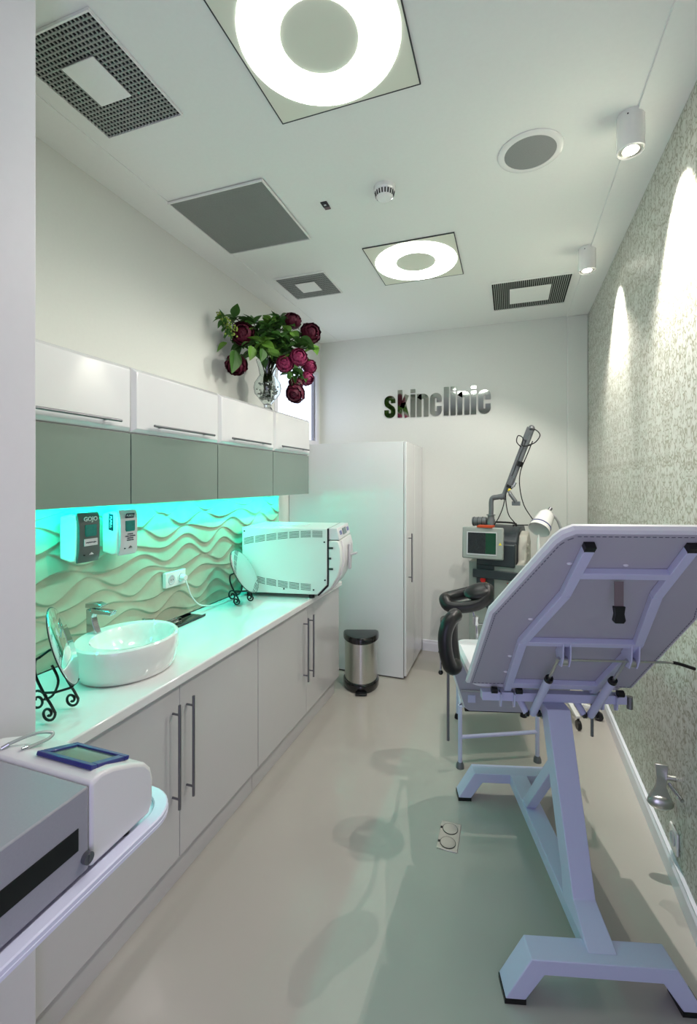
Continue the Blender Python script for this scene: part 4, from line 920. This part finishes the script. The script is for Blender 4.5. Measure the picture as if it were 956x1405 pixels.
# horizontal drum, arm
AB = 0.06
MB().cyl((-0.165, AB, 1.355), (-0.05, AB, 1.36), 0.037, n=24).build('drum', 'armgrey', lz, bevel=0.002)
MB().cyl((-0.155, AB, 1.355), (-0.150, AB, 1.355), 0.040, n=24).cyl((-0.12, AB, 1.356), (-0.115, AB, 1.356), 0.040, n=24).cyl((-0.085, AB, 1.358), (-0.08, AB, 1.358), 0.040, n=24).build('drum_rings', 'carcass', lz)
MB().lathe([(0.034, 1.30), (0.034, 1.37), (0.028, 1.385), (0.026, 1.41), (0.036, 1.412), (0.036, 1.418), (0.024, 1.42)], c=(-0.015, AB, 0), n=24).build('arm_base', 'armgrey', lz)
arm = MB().tube(catmull([(-0.015, AB, 1.40), (-0.012, AB, 1.46), (-0.012, AB, 1.52), (0.0, AB, 1.555), (0.045, AB, 1.565), (0.095, AB, 1.575)], 5), 0.022, 16).build('arm_elbow', 'armgrey', lz)
MB().cyl((0.088, AB, 1.55), (0.30, AB + 0.02, 2.08), 0.019, n=16).cyl((0.07, AB, 1.565), (0.115, AB, 1.578), 0.026, n=16).build('arm_tube', 'armgrey', lz)
MB().bar((0.292, AB + 0.02, 2.03), (0.335, AB + 0.02, 2.135), 0.06, 0.05, (0, 1, 0)).ball((0.34, AB + 0.02, 2.125), 0.032).build('arm_joint', 'armgrey', lz, bevel=0.006)
MB().cyl((0.345, AB + 0.01, 2.10), (0.175, AB - 0.03, 1.67), 0.017, n=16).cyl((0.195, AB - 0.03, 1.73), (0.16, AB - 0.03, 1.655), 0.024, n=16).build('return_tube', 'armgrey', lz)
MB().cyl((0.24, AB - 0.02, 1.82), (0.255, AB - 0.02, 1.86), 0.030, n=16).cyl((0.155, AB - 0.03, 1.645), (0.165, AB - 0.03, 1.665), 0.030, n=16).build('arm_collars', 'black', lz)
hp = MB().cyl((0.155, AB - 0.04, 1.645), (0.195, AB - 0.04, 1.655), 0.013, n=12).cyl((0.195, AB - 0.04, 1.655), (0.215, AB - 0.04, 1.69), 0.013, n=12).cyl((0.15, AB - 0.04, 1.625), (0.215, AB - 0.04, 1.525), 0.014, n=12).build('handpiece', 'chrome', lz)
MB().cyl((0.165, AB - 0.05, 1.60), (0.22, AB - 0.05, 1.53), 0.017, n=12).box(0.185, 0.255, AB - 0.06, AB - 0.03, 1.50, 1.535).build('handpiece_grip', 'armgrey', hp, bevel=0.003)
MB().cyl((0.158, AB - 0.055, 1.632), (0.166, AB - 0.055, 1.622), 0.0145, n=12).build('yellow_ring', 'yellow', hp)
hz = [[(0.255, AB, 1.98), (0.222, AB - 0.03, 2.02), (0.235, AB - 0.03, 2.07), (0.275, AB - 0.03, 2.05), (0.27, AB - 0.03, 1.99), (0.32, AB - 0.03, 1.985), (0.36, AB - 0.03, 2.0)],
      [(0.335, AB - 0.03, 2.12), (0.385, AB - 0.03, 2.11), (0.42, AB - 0.03, 2.065), (0.38, AB - 0.03, 2.01), (0.32, AB - 0.03, 1.99)],
      [(0.36, AB - 0.04, 2.02), (0.31, AB - 0.05, 1.90), (0.26, AB - 0.05, 1.78), (0.262, AB - 0.04, 1.62), (0.32, AB - 0.0, 1.42), (0.375, AB + 0.05, 1.30), (0.20, 0.20, 1.32)],
      [(0.13, AB, 1.68), (0.12, AB, 1.55), (0.14, AB + 0.02, 1.42), (0.19, AB + 0.06, 1.345), (0.16, 0.18, 1.315)],
      [(0.135, AB, 1.68), (0.10, AB, 1.50), (0.06, AB, 1.40), (0.02, AB - 0.02, 1.33)]]
hz[2] = [(0.36, AB - 0.04, 2.02), (0.31, AB - 0.05, 1.90), (0.26, AB - 0.05, 1.78), (0.25, AB - 0.04, 1.66), (0.28, AB - 0.0, 1.50), (0.35, AB + 0.10, 1.36), (0.30, 0.26, 1.325), (0.14, 0.26, 1.318)]
for h in hz: MB().tube(catmull(h, 6), 0.0045, 8).build('hose', 'black', lz)
MB().tube([(0.09, AB + 0.03, 1.60), (0.275, AB + 0.03, 2.03)], 0.004, 6).build('hose', 'black', lz)
for o in list(lz.children):
    if o.name.split('.')[0] in ('drum', 'drum_rings', 'arm_base', 'top_plate'): o.location.x = -0.042
    if o.name.split('.')[0] in ('arm_elbow', 'arm_tube', 'arm_joint', 'return_tube', 'arm_collars', 'handpiece', 'hose'):
        o.scale = (0.88, 1, 0.98); o.location = (-0.042 - 0.0018, 0, 0.03)
MB().tube(catmull([(-0.10, 0.28, 1.30), (-0.09, 0.28, 1.335), (0.09, 0.28, 1.335), (0.10, 0.28, 1.30)], 5), 0.008, 8).build('top_handle', 'black', lz)

# ---------------------------------------------------------------- examination lamp
LB = Vector((0.395, 3.66, 0))
t = thing('examination_lamp', 'white gooseneck examination lamp on a castor base behind the bed', 'lamp', LB)
MB().cyl((0, 0, 0.10), (0, 0, 0.95), 0.012, n=16).build('pole', 'ceramic', t)
for k in range(5):
    a = math.radians(-5 + 72 * k); c, s_ = math.cos(a), math.sin(a)
    ar = MB().bar((0, 0, 0.105), (0.19 * c, 0.19 * s_, 0.075), 0.03, 0.025).build('base_arm', 'ceramic', t, bevel=0.003)
    MB().cyl((0.195 * c - 0.012 * s_, 0.195 * s_ + 0.012 * c, 0.03), (0.195 * c + 0.012 * s_, 0.195 * s_ - 0.012 * c, 0.03), 0.03, n=18).cyl((0.19 * c, 0.19 * s_, 0.03), (0.19 * c, 0.19 * s_, 0.07), 0.008, n=8).build('castor', 'black', ar)
hd = P(752, 702, 3.55) - LB; g1 = P(768, 722, 3.6) - LB; g2 = P(776, 750, 3.65) - LB
MB().tube(catmull([(0, 0, 0.95), (0.01, 0.0, 1.05), g2, g1, P(762, 710, 3.57) - LB, hd], 6), 0.011, 10).build('gooseneck', 'disppale', t)
rim = P(739, 727, 3.46) - LB; ax = (rim - hd).normalized(); Q = ax.to_track_quat('Z', 'Y').to_matrix().to_4x4()
L_ = (rim - hd).length
he = MB().lathe([(0.02, 0.0), (0.045, 0.015), (0.062, 0.05), (0.078, L_ - 0.02), (0.082, L_), (0.078, L_ - 0.002), (0.055, 0.06), (0.001, 0.05)], c=hd, n=32, mtx=Q).build('lamp_head', 'ceramic', t)
MB().lathe([(0.0745, L_ - 0.045), (0.0775, L_ - 0.043), (0.0785, L_ - 0.036), (0.0755, L_ - 0.034)], c=hd, n=32, mtx=Q, cap=False).build('blue_ring', 'navy', he)
MB().cyl(hd - ax * 0.025 + Vector((0.01, 0, 0.01)), hd + ax * 0.01, 0.014, n=12).build('swivel', 'gunmetal', he)
MB().ball(P(739, 751, 3.44) - LB, 0.1, 16, (0.14, 0.14, 1.0)).build('hand_grip', 'ceramic', t)
t.children[-1].rotation_euler = (0, 0, 0)

# ---------------------------------------------------------------- wall bracket and socket low on the right wall
t = thing('wall_bracket', 'brushed metal paddle-shaped bracket low on the papered wall', 'bracket', (0.60, 2.27, 0.32))
MB().prism([(x, -0.008, z) for x, z in ((-0.022, 0.175), (0.028, 0.175), (0.022, 0.12), (0.020, 0.08), (0.034, 0.045), (0.046, 0.02), (-0.046, 0.02), (-0.034, 0.045), (-0.018, 0.08), (-0.016, 0.12))], (0, 0.016, 0)).build('neck', 'steel', t, bevel=0.002)
MB().ball((0, 0, 0.012), 0.05, 24, (1.0, 0.5, 0.62)).build('rounded_end', 'steel', t)
MB().cyl((0.02, 0.004, 0.12), (0.0545, 0.004, 0.12), 0.012, n=14).build('mount', 'steel', t)
MB().cyl((0.03, -0.01, 0.10), (0.045, -0.11, 0.10), 0.008, n=14).build('peg', 'chrome', t)
t = thing('wall_socket', 'white socket low on the papered wall at the right edge', 'socket', (XR - 0.001, 2.27, 0.19))
MB().box(-0.010, 0, -0.045, 0.045, -0.045, 0.045).build('plate', 'ceramic', t, bevel=0.004)
MB().lathe([(0.028, 0), (0.028, 0.003), (0.022, 0.003), (0.020, 0.0008), (0.001, 0.0008)], mtx=Matrix.Translation((-0.0105, 0, 0)) @ Matrix.Rotation(-PI / 2, 4, 'Y'), n=24).build('outlet', 'disppale', t)

# ---------------------------------------------------------------- trolley and device at the lower left
t = thing('equipment_trolley', 'white trolley tray with rounded rim carrying the desk device, lower left', 'trolley', (-1.02, 0.55, 0))
rr = lambda i, z: [(x - 1.02 * 0, y, z) for x, y, z in roundrect(-0.205 + i, 0.205 - i, -0.35 + i, 0.452 - i, z, 0.10 - i * 0.8, 8)]
loft([rr(0.012, 0.832), rr(0.0, 0.84), rr(0.0, 0.848), rr(0.004, 0.852)]).build('tray', 'tray', t)
rmv = MB(); rings = [rr(0.001, 0.846), rr(0.001, 0.858), rr(0.004, 0.861), rr(0.030, 0.861), rr(0.033, 0.858), rr(0.033, 0.8525)]
n_ = len(rings[0])
for q in rings: rmv.v += q
for i in range(6):
    for k in range(n_): rmv.f.append((i * n_ + k, i * n_ + (k + 1) % n_, ((i + 1) % 6) * n_ + (k + 1) % n_, ((i + 1) % 6) * n_ + k))
rmv.build('rim', 'tray', t)
MB().box(0.09, 0.135, 0.385, 0.398, 0.8522, 0.8535).build('slot', 'black', t)
MB().bar((0, -0.25, 0.04), (0, -0.25, 0.832), 0.06, 0.05).build('column', 'tray', t, bevel=0.004)
MB().bar((-0.18, -0.3, 0.08), (0.18, -0.3, 0.08), 0.05, 0.03).bar((-0.18, -0.1, 0.08), (0.18, -0.1, 0.08), 0.05, 0.03).bar((0, -0.3, 0.08), (0, -0.1, 0.08), 0.05, 0.03).build('base', 'tray', t, bevel=0.003)
for x in (-0.17, 0.17):
    for y in (-0.3, -0.1):
        MB().cyl((x - 0.012, y, 0.032), (x + 0.012, y, 0.032), 0.032, n=16).build('castor', 'black', t)
t = thing('desk_device', 'grey metal desktop device with cream front and blue-framed display on the trolley', 'device', (-1.02, 0.55, 0.853))
MB().box(-0.185, 0.175, -0.32, 0.184, 0.014, 0.190).build('housing', 'greymetal', t, bevel=0.004)
MB().box(0.1745, 0.1765, -0.10, 0.158, 0.072, 0.118).build('slot', 'black', t)
MB().cyl((0.174, 0.176, 0.045), (0.186, 0.176, 0.045), 0.012, n=18).bar((0.186, 0.176, 0.036), (0.186, 0.176, 0.054), 0.004, 0.003, (0, 1, 0)).build('knob', 'gunmetal', t)
fp = [(0.186, 0.012), (0.186, 0.192), (0.215, 0.200), (0.25, 0.192), (0.31, 0.166), (0.345, 0.146), (0.362, 0.125), (0.370, 0.095), (0.368, 0.035), (0.355, 0.014)]
MB().prism([(-0.187, y, z) for y, z in fp], (0.364, 0, 0)).build('fascia', 'cream', t, bevel=0.009, seg=3)
# display on the sloped top
sd0 = Vector((0, 0.212, 0.2045)); sd1 = Vector((0, 0.318, 0.1685)); dirn = (sd1 - sd0).normalized(); nrm = Vector((0, -dirn.z, dirn.y))
def dq(x, k, h_): return Vector((x, 0, 0)) + sd0 + (sd1 - sd0) * k + nrm * h_
fr = MB()
for (xa, xb, ka, kb) in ((-0.02, 0.15, 0.0, 0.14), (-0.02, 0.15, 0.86, 1.0), (-0.02, 0.0, 0.14, 0.86), (0.13, 0.15, 0.14, 0.86)):
    fr.prism([dq(xa, ka, -0.004), dq(xb, ka, -0.004), dq(xb, kb, -0.004), dq(xa, kb, -0.004)], nrm * 0.010)
fr.build('display_frame', 'navy', t, bevel=0.002)
MB().prism([dq(0.0, 0.14, -0.003), dq(0.13, 0.14, -0.003), dq(0.13, 0.86, -0.003), dq(0.0, 0.86, -0.003)], nrm * 0.005).build('display', 'lcd', t)
for x, y in ((-0.15, -0.28), (0.15, -0.28), (-0.15, 0.3), (0.15, 0.3)):
    MB().cyl((x, y, 0), (x, y, 0.016), 0.014, n=12).build('foot', 'black', t)
hp_ = catmull([(-0.125, 0.205, 0.200), (-0.11, 0.225, 0.209), (-0.085, 0.26, 0.215), (-0.062, 0.285, 0.208), (-0.058, 0.27, 0.201), (-0.066, 0.235, 0.201), (-0.072, 0.215, 0.202)], 6)
tb = MB().tube(hp_, 0.004, 10).build('tubing', 'tube', t)
MB().cyl(hp_[0], hp_[4], 0.005, n=12).cyl(hp_[-1], hp_[-5], 0.005, n=12).build('tube_ends', 'chrome', tb)
